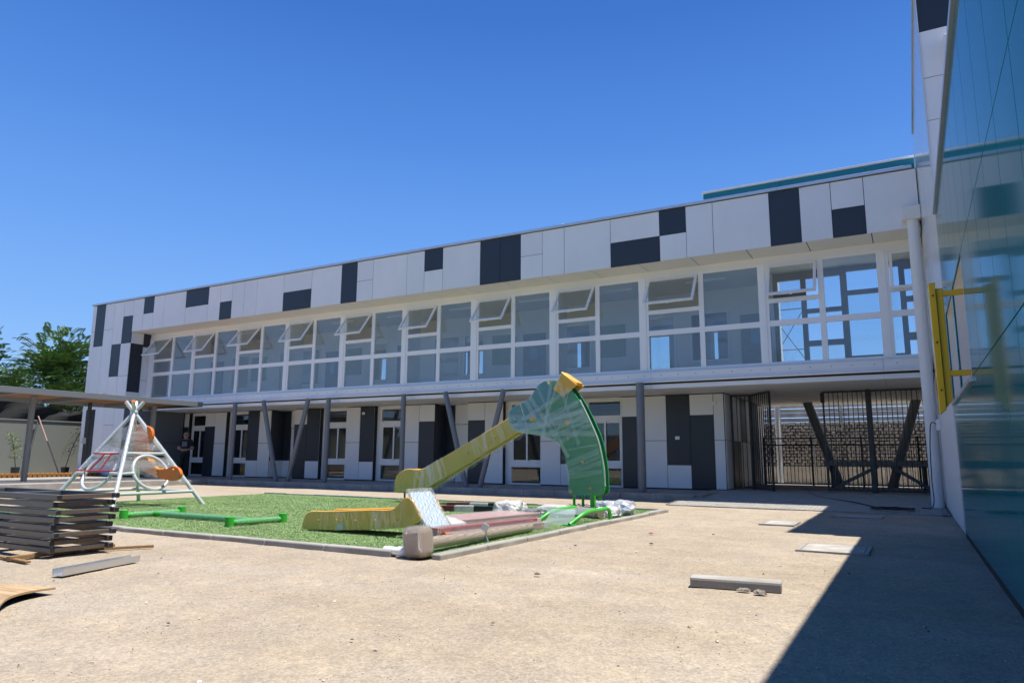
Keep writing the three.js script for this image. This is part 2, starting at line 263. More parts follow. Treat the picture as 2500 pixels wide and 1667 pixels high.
// ------------------------------------------------------------------ main school building
const ZP = -18.5, ZU = -19.45, ZG = -21.5, ZB = -28, XL = -33, XR = .594, FL = .17;
const B = thing('school_building', 'long white two storey school block with dark slate panels and tilted windows', 'building', [-15, 0, -21]);
const J = .007; // half a joint
let pk = 0;
function panel(x0, x1, y0, y1, dark, z = ZP, t = .02) { const o = .0025 * (hash(++pk, 3, 9) - .5), j = J + .003 * (hash(pk, 7, 2) - .5); add(B, 'panel', bx(x0 + j, x1 - j, y0 + J, y1 - J, z - t, z + o), dark ? M.dark : M.whites[Math.floor(hash(pk, 1, 4) * 3)]); }
function panelX(z0, z1, y0, y1, dark, x, s = 1) { add(B, 'panel', bx(Math.min(x, x - s * .02), Math.max(x, x - s * .02), y0 + J, y1 - J, z0 + J, z1 - J), dark ? M.dark : M.white); }
{
  const Y0 = 6.5, Ym = 7.23, Y1 = 7.95;
  const X = [-33, -32.71, -32, -31.27, -30.57, -29.86, -29.12, -28.41, -27.69, -26.25, -24.8, -24.07, -23.36, -22.64, -21.92, -20.46, -19, -17.53, -16.79, -16.05, -14.57, -13.83, -13.08, -11.62, -10.88, -10.14, -9.39, -8.65, -7.17, -5.71, -4.96, -4.23, -2.77, -2.03, -1.30, -.56, .58];
  // w white, d dark, s white split, t dark over white, b white over dark
  const kind = 'wtwwtwbwwwbwdswwtwddswwbtwwdwbw';
  for (let i = 5; i < X.length - 1; i++) {
    const k = kind[i - 5], a = X[i], b = X[i + 1];
    if (k === 'w' || k === 'd') panel(a, b, Y0, Y1, k === 'd'); else { panel(a, b, Y0, Ym, k === 'b'); panel(a, b, Ym, Y1, k === 't'); }
  }
  // the full-height end bay
  const bay = [[[1.64, 0], [6.74, 0], [Y1, 0]], [[.9, 1], [3.1, 1], [6.01, 0], [Y1, 1]], [[3.8, 0], [6.74, 0], [Y1, 0]], [[2.4, 0], [4.55, 0], [6.01, 1], [Y1, 0]], [[1.64, 0], [4.55, 0], [6.01, 0], [7.24, 1], [Y1, 0]]];
  bay.forEach((c, i) => { let y = .2; for (const [t, d] of c) { panel(X[i], X[i + 1], y, t, d); y = t; } });
  // the bay's return beside the windows, and the covered walk below
  let y = 3.3; for (const [t, d] of [[3.84, 0], [5.99, 1], [6.5, 0]]) { panelX(-19.1, -18.52, y, t, d, -29.86); y = t; }
  y = 3.3; for (const [t, d] of [[4.4, 0], [5.9, 0], [6.5, 1]]) { panelX(-19.45, -19.1, y, t, d, -29.86); y = t; }
  y = .2; for (const t of [1.64, 3.05]) { add(B, 'panel', bx(-29.88, -29.86, y + J, t - J, -21.45, -18.52), M.grey); y = t; }
  // coping
  for (let x = -33.05; x < .5; x += 3.05) add(B, 'coping', rbx(x + .003, Math.min(x + 3.047, .59), 7.965, 8.045, -18.62, -18.44, .006), M.metal);
  add(B, 'parapet_core', bx(-32.98, .59, 6.52, 7.96, -18.75, -18.523), M.gap);
  add(B, 'end_core', bx(-32.98, -29.885, .05, 6.53, -27.9, -18.523), M.gap);
  add(B, 'roof', bx(-32.98, -4.7, 6.9, 7.1, -28, -18.76), M.concrete); add(B, 'roof', bx(-4.7, -3.2, 6.9, 7.1, -22.52, -18.76), M.concrete); add(B, 'roof', bx(-3.2, .59, 6.9, 7.1, -21.45, -18.76), M.concrete);
  // soffit boards over the windows
  for (let x = -29.86, i = 0; x < .5; i++) { const b = Math.min(x + 1.47, .585); add(B, 'soffit_board', bx(x + .011, b - .011, 6.50, 6.518, -19.44, -18.53), M.plaster); x = b; }
  add(B, 'soffit_core', bx(-29.85, .59, 6.52, 6.9, -19.5, -18.76), M.gap);
  // box beam under the windows: leans in above, lips out below
  const prof = [[-19.5, 3.215], [-19.28, 3.215], [-19.27, 3.25], [-19.30, 3.29], [-19.325, 3.36], [-19.33, 3.5], [-19.36, 3.545], [-19.5, 3.555]];
  for (let x = -29.85; x < .5; x += 5.88) {
    const b = Math.min(x + 5.88, .585), s = new THREE.Shape(prof.map(p => new THREE.Vector2(p[0], p[1]))), g = new THREE.ExtrudeGeometry(s, { depth: b - x - .006, bevelEnabled: false });
    g.applyMatrix4(new THREE.Matrix4().makeBasis(V(0, 0, 1), V(0, 1, 0), V(-1, 0, 0))); g.translate(b - .003, 0, 0); const mm = add(B, 'beam', metreUV(g), M.beam);
    for (let q = x + .3; q < b - .1; q += .49) add(mm, 'screw', rod(V(q, 3.42, -19.335), V(q, 3.42, -19.318), .014, .011, 8), M.gate);
  }
  add(B, 'shadow_gap', bx(-29.85, .585, 3.165, 3.214, -19.6, -19.32), M.gap);
  // ground floor soffit: edge strip and boards
  for (let x = -29.85; x < .5; x += 2.94) { const b = Math.min(x + 2.94, .585); add(B, 'soffit_edge', bx(x + .003, b - .003, 3.045, 3.164, -19.6, -19.34), M.beam); add(B, 'soffit_board', bx(x + J, b - J, 3.06, 3.085, -21.6, -19.61), M.plaster); if (b > -5) add(B, 'soffit_board', bx(Math.max(x, -4.8) + J, b - J, 3.06, 3.085, -27.95, -21.61), M.plaster); }
  add(B, 'floor_slab', bx(-29.85, .59, 3.09, 3.45, -28, -19.62), M.innerFloor);
}
// upper windows
function frameRect(x0, x1, y0, y1, w, z0, z1) { return [bx(x0, x0 + w, y0, y1, z0, z1), bx(x1 - w, x1, y0, y1, z0, z1), bx(x0 + w, x1 - w, y0, y0 + w, z0, z1), bx(x0 + w, x1 - w, y1 - w, y1, z0, z1)]; }
{
  const units = []; const left = [-29.5, -26.66, -23.87, -20.98, -18.06, -15.16, -12.23, -9.30, -6.39, -3.05, -.16];
  left.forEach((x, i) => { const wide = i === 8 ? 1.47 : 1.24; units.push([x, x + wide, x + wide + .14, i === 10 ? null : x + 2 * wide + .14]); });
  const zf0 = ZU - .06, zf1 = ZU + .02;
  units.forEach(([a0, a1, f0, f1], i) => {
    const x0 = a0 - .07, x1 = f1 === null ? .585 : f1 + .07, last = f1 === null; if (last) { a1 = .53; f0 = null; }
    const W = add(B, 'window', merge([bx(x0, x1, 3.556, 3.62, zf0, zf1), bx(x0, x1, 6.25, 6.33, zf0, zf1), bx(x0, a0, 3.62, 6.25, zf0, zf1), bx(last ? a1 : f1, x1, 3.62, 6.25, zf0, zf1)]), M.pvc);
    if (!last) add(W, 'mullion', bx(a1, f0, 3.62, 6.25, zf0, zf1 + .004), M.pvc);
    add(W, 'transom', bx(a0, a1, 4.585, 4.735, zf0, zf1 - .004), M.pvc); add(W, 'transom', bx(a0, a1, 5.215, 5.33, zf0, zf1 - .004), M.pvc);
    if (!last) add(W, 'transom', bx(f0, f1, 4.585, 4.735, zf0, zf1 - .004), M.pvc);
    const pane = (p, q, r, s) => add(W, 'pane', bx(p, q, r, s, ZU - .028, ZU - .024), M.glassUp);
    pane(a0, a1, 3.62, 4.585); pane(a0, a1, 4.735, 5.215); if (!last) { pane(f0, f1, 3.62, 4.585); pane(f0, f1, 4.735, 6.25); }
    // the awning sash, hung at the top and pushed out
    const ang = [.66, .60, .68, .62, .66, .61, .63, .64, .60, .46, .14][i], hy = 6.235, hz = ZU + .03, h = 1.0, sx0 = a0 + .012, sx1 = a1 - .012, w = .07;
    const turn = g => { g.translate(0, -hy, -hz); g.rotateX(-ang); g.translate(0, hy, hz); return g; };
    add(W, 'awning_sash', turn(merge(frameRect(sx0, sx1, hy - h, hy, w, hz - .022, hz + .022))), M.pvc);
    add(W, 'sash_pane', turn(bx(sx0 + w, sx1 - w, hy - h + w, hy - w, hz - .003, hz + .001)), M.glassUp);
    const ey = hy - .55 * Math.cos(ang), ez = hz + .55 * Math.sin(ang);
    for (const x of [sx0 + .02, sx1 - .02]) add(W, 'stay', rod(V(x, hy - .62, hz - .03), V(x, ey, ez), .007, .007, 6), M.zinc);
    add(W, 'sash_handle', turn(bx((sx0 + sx1) / 2 - .03, (sx0 + sx1) / 2 + .03, hy - h - .02, hy - h + .02, hz - .03, hz - .01)), M.pvc);
  });
  for (let i = 0; i <= units.length; i++) { // posts between the units
    const a = i === 0 ? -29.85 : units[i - 1][3] === null ? null : units[i - 1][3] + .07, b = i < units.length ? units[i][0] - .07 : null;
    if (a !== null && b !== null && b - a > .01) add(B, 'window_post', bx(a + .002, b - .002, 3.556, 6.33, ZU - .09, ZU + .035), M.pvc);
  }
  add(B, 'window_head', bx(-29.85, .585, 6.335, 6.499, ZU - .08, ZU + .01), M.pvc);
  // rooms behind: ceiling, corridor wall with glazed openings, cross walls, rear windows
  add(B, 'ceiling', bx(-29.84, -4.7, 6.46, 6.51, -27.9, -19.56), M.inner); add(B, 'ceiling', bx(-4.7, -3.2, 6.46, 6.51, -22.5, -19.56), M.inner); add(B, 'ceiling', bx(-3.2, .59, 6.46, 6.51, -21.4, -19.56), M.inner);
  add(B, 'end_wall', bx(-29.84, -29.78, 3.46, 6.45, -27.8, -19.58), M.inner);
  const zw = -22.4; let x = -29.77;
  const holes = []; for (let i = 0; i < 9; i++) { const c = left[i] + (i % 3 === 0 ? 1.55 : i % 3 === 1 ? 1.9 : .4); holes.push([c, c + (i % 2 ? .95 : 1.25), i % 3 === 1 ? 3.46 : 4.15, 5.75]); }
  for (const [a, b, y0, y1] of holes) {
    add(B, 'corridor_wall', bx(x, a, 3.46, 6.45, zw - .1, zw), M.inner); add(B, 'corridor_wall', bx(a, b, y1, 6.45, zw - .1, zw), M.inner); if (y0 > 3.5) add(B, 'corridor_wall', bx(a, b, 3.46, y0, zw - .1, zw), M.inner);
    const W = add(B, 'inner_window', merge(frameRect(a, b, y0, y1, .06, zw - .08, zw + .03)), M.pvc); add(W, 'pane', bx(a + .06, b - .06, y0 + .06, y1 - .06, zw - .04, zw - .036), M.glass); x = b;
  }
  add(B, 'corridor_wall', bx(x, -3.3, 3.46, 6.45, zw - .1, zw), M.inner);
  for (const cx of [-24.2, -18.4, -12.5, -6.6]) add(B, 'cross_wall', bx(cx, cx + .12, 3.46, 6.45, -27.8, -22.51), M.inner);
  add(B, 'cross_wall', bx(-4.82, -4.7, 3.46, 6.9, -27.8, -22.5), M.plaster);
  for (const cx of [-26.95, -21.25, -15.42, -9.57, -3.30]) if (cx !== -3.3) add(B, 'corridor_pier', bx(cx, cx + .16, 3.46, 6.45, -20.3, -19.58), M.inner);
  // doors, boards and light fittings along the corridor
  M.innerDoor = mat('classroom_door', [.30, .33, .36], .5); M.board = mat('notice_board', [.36, .44, .36], .8); M.lampBody = mat('lamp_body', [.85, .85, .83], .4);
  left.slice(0, 9).forEach((lx, i) => {
    const [ha, hb] = holes[i], dx = ha > lx + 1.2 ? lx + .1 : hb + .35; if (i % 2 === 0) { const d = add(B, 'classroom_door', rbx(dx, dx + .9, 3.46, 5.55, zw + .005, zw + .045, .005), M.innerDoor); add(d, 'vision_panel', bx(dx + .3, dx + .6, 4.6, 5.3, zw + .046, zw + .052), M.glass); add(d, 'handle', rod(V(dx + .08, 4.45, zw + .05), V(dx + .2, 4.45, zw + .09), .012, .012, 8), M.zinc); } else add(B, 'notice_board', rbx(dx, dx + 1.0, 4.5, 5.6, zw + .005, zw + .03, .004), M.board);
    add(B, 'ceiling_lamp', rbx(lx + .7, lx + 1.9, 6.40, 6.458, -21.1, -20.9, .01), M.lampBody);
  });
  // rear elevation
  add(B, 'rear_wall', bx(-29.84, -4.83, 3.46, 4.3, ZB + .05, ZB + .25), M.inner); add(B, 'rear_wall', bx(-29.84, -4.83, 6.1, 6.45, ZB + .05, ZB + .25), M.inner);
  for (let cx = -29.8; cx < -6; cx += 1.96) { add(B, 'rear_pier', bx(cx, cx + .5, 4.3, 6.1, ZB + .05, ZB + .25), M.inner); const W = add(B, 'rear_window', merge(frameRect(cx + .5, cx + 1.96, 4.3, 6.1, .07, ZB + .1, ZB + .18)), M.pvc); add(W, 'pane', bx(cx + .57, cx + 1.89, 4.37, 6.03, ZB + .13, ZB + .134), M.glass); }
  // the bridge beside the wing: glazed on both sides, grey mullions
  const zr = -21.3;
  add(B, 'bridge_wall', bx(-3.32, -3.2, 3.46, 6.45, -22.5, -21.36), M.inner);
  for (const [a, b] of [[-3.2, -3.08], [-2.45, -2.31], [-1.41, -1.24], [.04, .18], [.5, .585]]) add(B, 'rear_mullion', bx(a, b, 3.46, 6.45, zr - .06, zr + .06), M.grey);
  for (const [a, b, y, h] of [[-3.08, -2.45, 3.46, .3], [-3.08, -2.45, 5.7, .13], [-3.08, -2.45, 6.22, .22], [-2.31, -1.41, 3.46, .3], [-2.31, -1.41, 4.25, .16], [-2.31, -1.41, 5.2, .13], [-2.31, -1.41, 6.22, .22], [-1.24, .04, 3.46, .45], [-1.24, .04, 5.62, .13], [-1.24, .04, 6.30, .14], [.18, .5, 3.46, .3], [.18, .5, 4.25, .2], [.18, .5, 5.29, .15], [.18, .5, 6.2, .24]]) add(B, 'rear_rail', bx(a, b, y, y + h, zr - .05, zr + .05), M.grey);
  for (const [a, b, y0, y1] of [[-3.08, -2.45, 3.76, 5.7], [-2.31, -1.41, 3.76, 4.25], [-1.24, .04, 3.91, 5.62]]) add(B, 'rear_pane', bx(a, b, y0, y1, zr - .004, zr), M.glass);
}
// ground floor front
{
  const cols = [[-29.86, -29.55, 'b'], ['W', -29.5, -28.4], [-28.36, -27.66, 'b'], [-27.66, -26.94, 's'], ['W', -26.7, -25.5], [-25.5, -24.77, 't'], [-24.77, -24.05, 's'], ['N', -24.05, -22.65], [-22.65, -21.92, 'b'], [-21.92, -21.19, 't'], ['W', -20.98, -19.75],
    [-19.75, -19.02, 's'], [-19.02, -18.31, 't'], ['W', -18.11, -16.85], [-16.85, -16.12, 's'], [-16.12, -15.41, 'b'], ['N', -15.41, -13.93], [-13.93, -13.21, 'b'], [-13.21, -12.47, 's'], ['W', -12.25, -10.99], [-10.99, -10.24, 's'], [-10.24, -9.5, 't'], ['W', -9.32, -8.11],
    [-8.05, -7.33, 'b'], [-7.33, -6.59, 's'], [-6.59, -5.85, 't'], [-5.85, -5.13, 'b'], [-5.13, -4.82, 's']];
  const y0 = .2, y1 = 3.035; let prev = -29.86;
  const face = (a, b, k, z) => { if (k === 's') { panel(a, b, y0, 1.64, 0, z); panel(a, b, 1.64, y1, 0, z); } if (k === 'b') { panel(a, b, y0, 2.4, 1, z); panel(a, b, 2.4, y1, 0, z); } if (k === 't') { panel(a, b, y0, .9, 0, z); panel(a, b, .9, y1, 1, z); } };
  for (const c of cols) {
    if (c[0] === 'W') {
      const [, a, b] = c, zr = ZG - .2, zc = zr - .05;
      add(B, 'window_reveal', bx(prev, a, FL, 3.055, ZG - .28, zr), M.pvc); add(B, 'window_reveal', bx(b, b + .2, FL, 3.055, ZG - .28, zr), M.pvc); add(B, 'reveal_side', bx(prev - .02, prev - .001, y0, y1, zr, ZG - .022), M.pvc);
      const W = add(B, 'window', merge([bx(a, b, .172, .235, zc, zr + .03), bx(a, b, .77, .95, zc, zr + .03), bx(a, b, 2.29, 2.47, zc, zr + .03), bx(a, b, 2.92, 3.05, zc, zr + .03), bx(a, a + .05, .235, 2.92, zc, zr + .028), bx(b - .05, b, .235, 2.92, zc, zr + .028)]), M.pvc), m = (a + b) / 2;
      add(W, 'sliding_sash', merge(frameRect(a + .05, m + .04, .95, 2.29, .06, zr - .02, zr + .01)), M.pvc); add(W, 'sliding_sash', merge(frameRect(m - .04, b - .05, .95, 2.29, .06, zr - .055, zr - .025)), M.pvc);
      for (const [p, q, r, s, z] of [[a + .11, m - .02, 1.01, 2.23, zr - .005], [m + .02, b - .11, 1.01, 2.23, zr - .04], [a + .05, b - .05, .235, .77, zr], [a + .05, b - .05, 2.47, 2.92, zr]]) add(W, 'pane', bx(p, q, r, s, z - .004, z), M.glass);
      prev = b;
    } else if (c[0] === 'N') { // door niche
      const [, a, b] = c, zn = ZG - .75, m = a + .5;
      face(a, a + .42, 't', zn); add(B, 'door', rbx(a + .44, b - .05, .2, 2.3, zn - .06, zn - .02, .006), M.inner); add(B, 'door_head', bx(a + .42, b, 2.32, 3.05, zn - .06, zn - .01), M.white);
      add(B, 'niche_side', bx(b - .022, b - .003, .2, 3.03, zn - .01, ZG - .022), M.white); panelX(zn - .01, ZG - .022, .2, .9, 0, a + .022); panelX(zn - .01, ZG - .022, .9, 3.03, 1, a + .022); prev = b;
    } else { face(c[0], c[1], c[2], ZG); add(B, 'wall_core', bx(c[0], c[1], FL, 3.055, ZG - .28, ZG - .024), M.gap); prev = c[1]; }
  }
  add(B, 'gf_floor_finish', bx(-29.8, -4.85, .1, .18, -27.9, -21.8), M.innerFloor);
  add(B, 'gf_ceiling', bx(-29.8, -4.9, 3.06, 3.088, -27.9, -21.62), M.inner);
  // rear rooms
  add(B, 'rear_wall', bx(-29.8, -4.85, 2.6, 3.05, ZB + .1, ZB + .3), M.inner);
  for (let x = -29.8; x < -5; x += 12.48) { add(B, 'rear_wall', bx(x, x + 11.22, .18, 2.6, ZB + .1, ZB + .3), M.inner); const W = add(B, 'rear_window', merge(frameRect(x + 11.22, x + 12.48, .18, 2.6, .08, ZB + .15, ZB + .25)), M.pvc); add(W, 'pane', bx(x + 11.3, x + 12.4, .26, 2.52, ZB + .19, ZB + .194), M.glass); }
  for (const x of [-24.4, -14.9]) add(B, 'cross_wall', bx(x, x + .15, .18, 3.05, -27.7, -22.4), M.inner);
  // side of the ground floor facing the passage
  for (let z = -21.54, i = 0; z > -27.8; z -= 1.05, i++) { panelX(z - 1.05, z, .2, 1.64, i % 3 === 1, -4.79); panelX(z - 1.05, z, 1.64, 3.04, i % 2 === 0 && i > 0, -4.79); }
  add(B, 'wall_core', bx(-4.98, -4.812, .17, 3.055, -27.8, -21.8), M.gap);
  // sockets and switches on the panels
  for (const [x, y, z] of [[-18.85, 2.78, ZG], [-6.25, 1.72, ZG], [-27.5, 1.8, ZG], [-5.1, 2.75, ZG]]) add(B, 'socket_box', rbx(x - .07, x + .07, y - .05, y + .05, z + .001, z + .03, .008), M.pvc);
  // round columns and leaning pairs
  for (const [x, r] of [[-23.4, .085], [-18.4, .085], [-14.96, .085], [-6.57, .115]]) add(B, 'column', rod(V(x, .165, -19.05), V(x, 3.2, -19.05), r, r, 24), M.grey);
  for (const [t, b] of [[-21.8, -20.86], [-19.41, -20.25], [-13.25, -12.37], [-11.02, -11.86]]) add(B, 'leaning_column', rod(V(b, .16, -19.05), V(t, 3.2, -19.05), .085, .085, 24), M.grey);
  for (const [t, b, z] of [[-3.07, -2.2, -26.5], [.25, -.66, -26.8]]) add(B, 'leaning_column', rod(V(b, .15, z - .4), V(t, 3.08, z), .15, .15, 24), M.grey);
  for (const [x, z] of [[-3.2, -24.5], [-1.2, -24.5], [-7, -20.6], [-12, -20.6], [-17, -20.6]]) add(B, 'ceiling_lamp_rim', rod(V(x, 3.05, z), V(x, 3.062, z), .14, .14, 20), M.pvc);
}
// set-back teal storey on the roof
{
  const t = thing('roof_storey', 'set back teal roof storey with thin white coping above the parapet', 'building', [-2, 7.1, -23]);
  for (let x = -4.94; x < 6; x += 2.2) add(t, 'fascia_panel', bx(x + .006, x + 2.194, 7.11, 8.99, -20.62, -20.5), M.tealBand);
  add(t, 'core', bx(-4.93, 6, 7.105, 8.98, -21.3, -20.63), M.gap);
  for (let x = -4.98; x < 6; x += 1.5) add(t, 'coping', rbx(x + .003, x + 1.497, 8.995, 9.055, -20.7, -20.46, .005), M.pvc);
}

// ------------------------------------------------------------------ teal wing
{
  const t = thing('wing_building', 'glossy teal clad wing with recessed windows and taller white end block', 'building', [4, 0, -8]);
  const XW = .594, H1 = 4.92, zEnd = -12.4, zNear = 7.3, win = [[-12.2, -10.42], [-10.3, -8.5]], ys = 1.93, yt = 3.23, N = .82;
  const sheet = (z0, z1, y0, y1) => { if (z1 - z0 > .02) add(t, 'cladding_panel', rbx(XW, XW + .018, y0 + .004, y1 - .004, z0 + .005, z1 - .005, .003), M.teal); };
  const cuts = []; for (let z = zNear; z > zEnd; z -= N) cuts.push(z); cuts.push(zEnd);
  for (let i = 0; i < cuts.length - 1; i++) {
    const b = cuts[i], a = cuts[i + 1]; sheet(a, b, yt, H1 - .05);
    if (b > -8.5) sheet(Math.max(a, -8.5), b, ys, yt); sheet(a, b, .06, ys);
  }
  sheet(zEnd, -12.2, ys, yt); sheet(-10.42, -10.3, ys, yt);
  for (const [a, b] of win) { // recessed openings with plaster linings and tilted glazing
    add(t, 'reveal', bx(XW + .02, XW + .42, ys, yt, a - .06, a), M.plaster); add(t, 'reveal', bx(XW + .02, XW + .42, ys, yt, b, b + .06), M.plaster); add(t, 'reveal_head', bx(XW + .02, XW + .42, yt, yt + .05, a - .06, b + .06), M.plaster); add(t, 'window_sill', rbx(XW - .03, XW + .42, ys - .05, ys, a, b, .006), M.metal);
    const W = add(t, 'window', merge([bx(XW + .36, XW + .42, ys, ys + .06, a, b), bx(XW + .36, XW + .42, yt - .06, yt, a, b), bx(XW + .36, XW + .42, ys + .06, yt - .06, a, a + .06), bx(XW + .36, XW + .42, ys + .06, yt - .06, b - .06, b)]), M.pvc);
    add(W, 'pane', bx(XW + .388, XW + .392, ys + .06, yt - .06, a + .06, b - .06), M.glass);
  }
  add(t, 'core', merge([bx(XW + .022, 8, .0, ys - .06, zEnd + .02, zNear), bx(XW + .022, 8, yt + .06, H1 - .06, zEnd + .02, zNear), bx(XW + .45, 8, ys - .05, yt + .05, zEnd + .02, zNear - .01)]), M.gap);
  add(t, 'skirting', bx(XW + .004, XW + .02, -.05, .055, zEnd, zNear), M.gap);
  for (let z = zNear; z > zEnd + .1; z -= 3) add(t, 'coping', rbx(XW - .035, XW + .3, H1 - .045, H1 + .015, Math.max(z - 2.995, zEnd + .005), z, .006), M.metal);
  // taller end block
  const H2 = 8.85, zB = -18.6;
  for (const [a, b] of [[zB, -16.6], [-16.6, -14.5], [-14.5, zEnd]]) for (const [y0, y1] of [[2.05, 4.4], [4.4, 6.6], [6.6, H2]]) add(t, 'gloss_panel', rbx(XW, XW + .018, y0 + .004, y1 - .004, a + .005, b - .005, .003), M.gloss);
  for (let z = zB; z < zEnd - .05; z += .31) { // ribbed sheet at the foot
    const e = Math.min(z + .31, zEnd); add(t, 'ribbed_sheet', bx(XW + .012, XW + .018, .08, 2.04, z, e), M.rib); add(t, 'rib', rbx(XW - .018, XW + .012, .08, 2.04, z + .05, z + .14, .01), M.rib);
  }
  add(t, 'core_tall', bx(XW + .02, 7.9, .0, H2 - .01, -27.9, zEnd - .06), M.plaster);
  for (const [y0, y1, d] of [[4.9, 6.45, 0], [6.45, 7.18, 0], [7.18, 8.0, 0], [8.0, H2, 1]]) for (let x = XW; x < 7; x += 1.47) add(t, 'end_panel', bx(x + (x > 1 ? J : 0), x + 1.47 - J, y0 + J, y1 - J, zEnd - .055, zEnd - .03), d && x < 3 ? M.dark : M.white);
  add(t, 'coping', rbx(XW - .03, 7.95, H2 - .002, H2 + .06, zB, zEnd - .02, .006), M.metal);
  // rain hopper on the end wall
  const hp = add(t, 'rain_hopper', rbx(.93, 1.5, 7.45, 7.75, zEnd - .03, zEnd + .2, .02), M.plaster); add(hp, 'outlet_pipe', rod(V(1.2, 4.95, zEnd + .09), V(1.2, 7.45, zEnd + .09), .07, .07, 16), M.plaster);
}
{ // yellow screen before the wing's windows
  const t = thing('window_screen', 'yellow steel window screen standing off the teal wing wall on brackets', 'screen', [.35, 1.5, -9.5]);
  add(t, 'outer_board', slab([[.285, 1.55], [.345, 1.60], [.345, 2.94], [.285, 2.94]], -8.64, -8.5, .004), M.yellow);
  add(t, 'inner_board', slab([[.348, 1.62], [.41, 1.70], [.41, 2.88], [.348, 2.88]], -8.62, -8.53, .004), M.yellow);
  for (const z of [-8.56]) for (const y of [1.95, 2.80]) add(t, 'bracket', rbx(.411, .593, y, y + .055, z - .03, z + .03, .004), M.yellow);
  for (const y of [1.8, 2.3, 2.8]) add(t, 'bolt', rod(V(.315, y, -8.505), V(.315, y, -8.485), .01, .01, 8), M.gate);
}
{ // rainwater pipe in the corner
  const t = thing('rain_pipe', 'thick white rain pipe with hopper in the corner by the teal wing', 'pipe', [.42, .05, -18.3]);
  add(t, 'pipe', rod(V(.42, .04, -18.33), V(.42, 6.62, -18.33), .125, .125, 28), M.plaster);
  for (const y of [2.2, 4.6]) add(t, 'collar', rod(V(.42, y, -18.33), V(.42, y + .1, -18.33), .134, .134, 28), M.plaster);
  add(t, 'hopper', rbx(.2, .59, 6.62, 6.95, -18.49, -18.15, .02), M.plaster);
}
{ const t = thing('socket_board', 'small white electrical box with hanging cable beside the rain pipe', 'socket', [.55, 1.9, -17.6]);
  add(t, 'box', rbx(.5, .575, 1.72, 1.95, -17.75, -17.55, .01), M.pvc);
  add(t, 'cable', tube([V(.5, 1.85, -17.65), V(.42, 1.9, -17.7), V(.36, 1.5, -17.75), V(.33, .7, -17.8), V(.3, .1, -17.8), V(.1, .075, -17.9)], .011, 40, 6), M.wire); }
{ const p = []; seed = 21; for (let k = 0; k < 46; k++) { const a = k * .62; p.push(V(-.45 + .42 * Math.cos(a) * (.6 + .4 * Math.sin(a * .13)), .075 + .005 * (k % 3), -17.35 + .3 * Math.sin(a) + .004 * k)); } p.push(V(-1.2, .1, -18.6), V(-2.2, .14, -20.2), V(-2.6, .19, -21.6));
  single('power_cable', 'black power cable coiled loosely on the grey paving stones', 'cable', tube(p, .013, 320, 6), M.wire, [-.45, .07, -17.3]); }

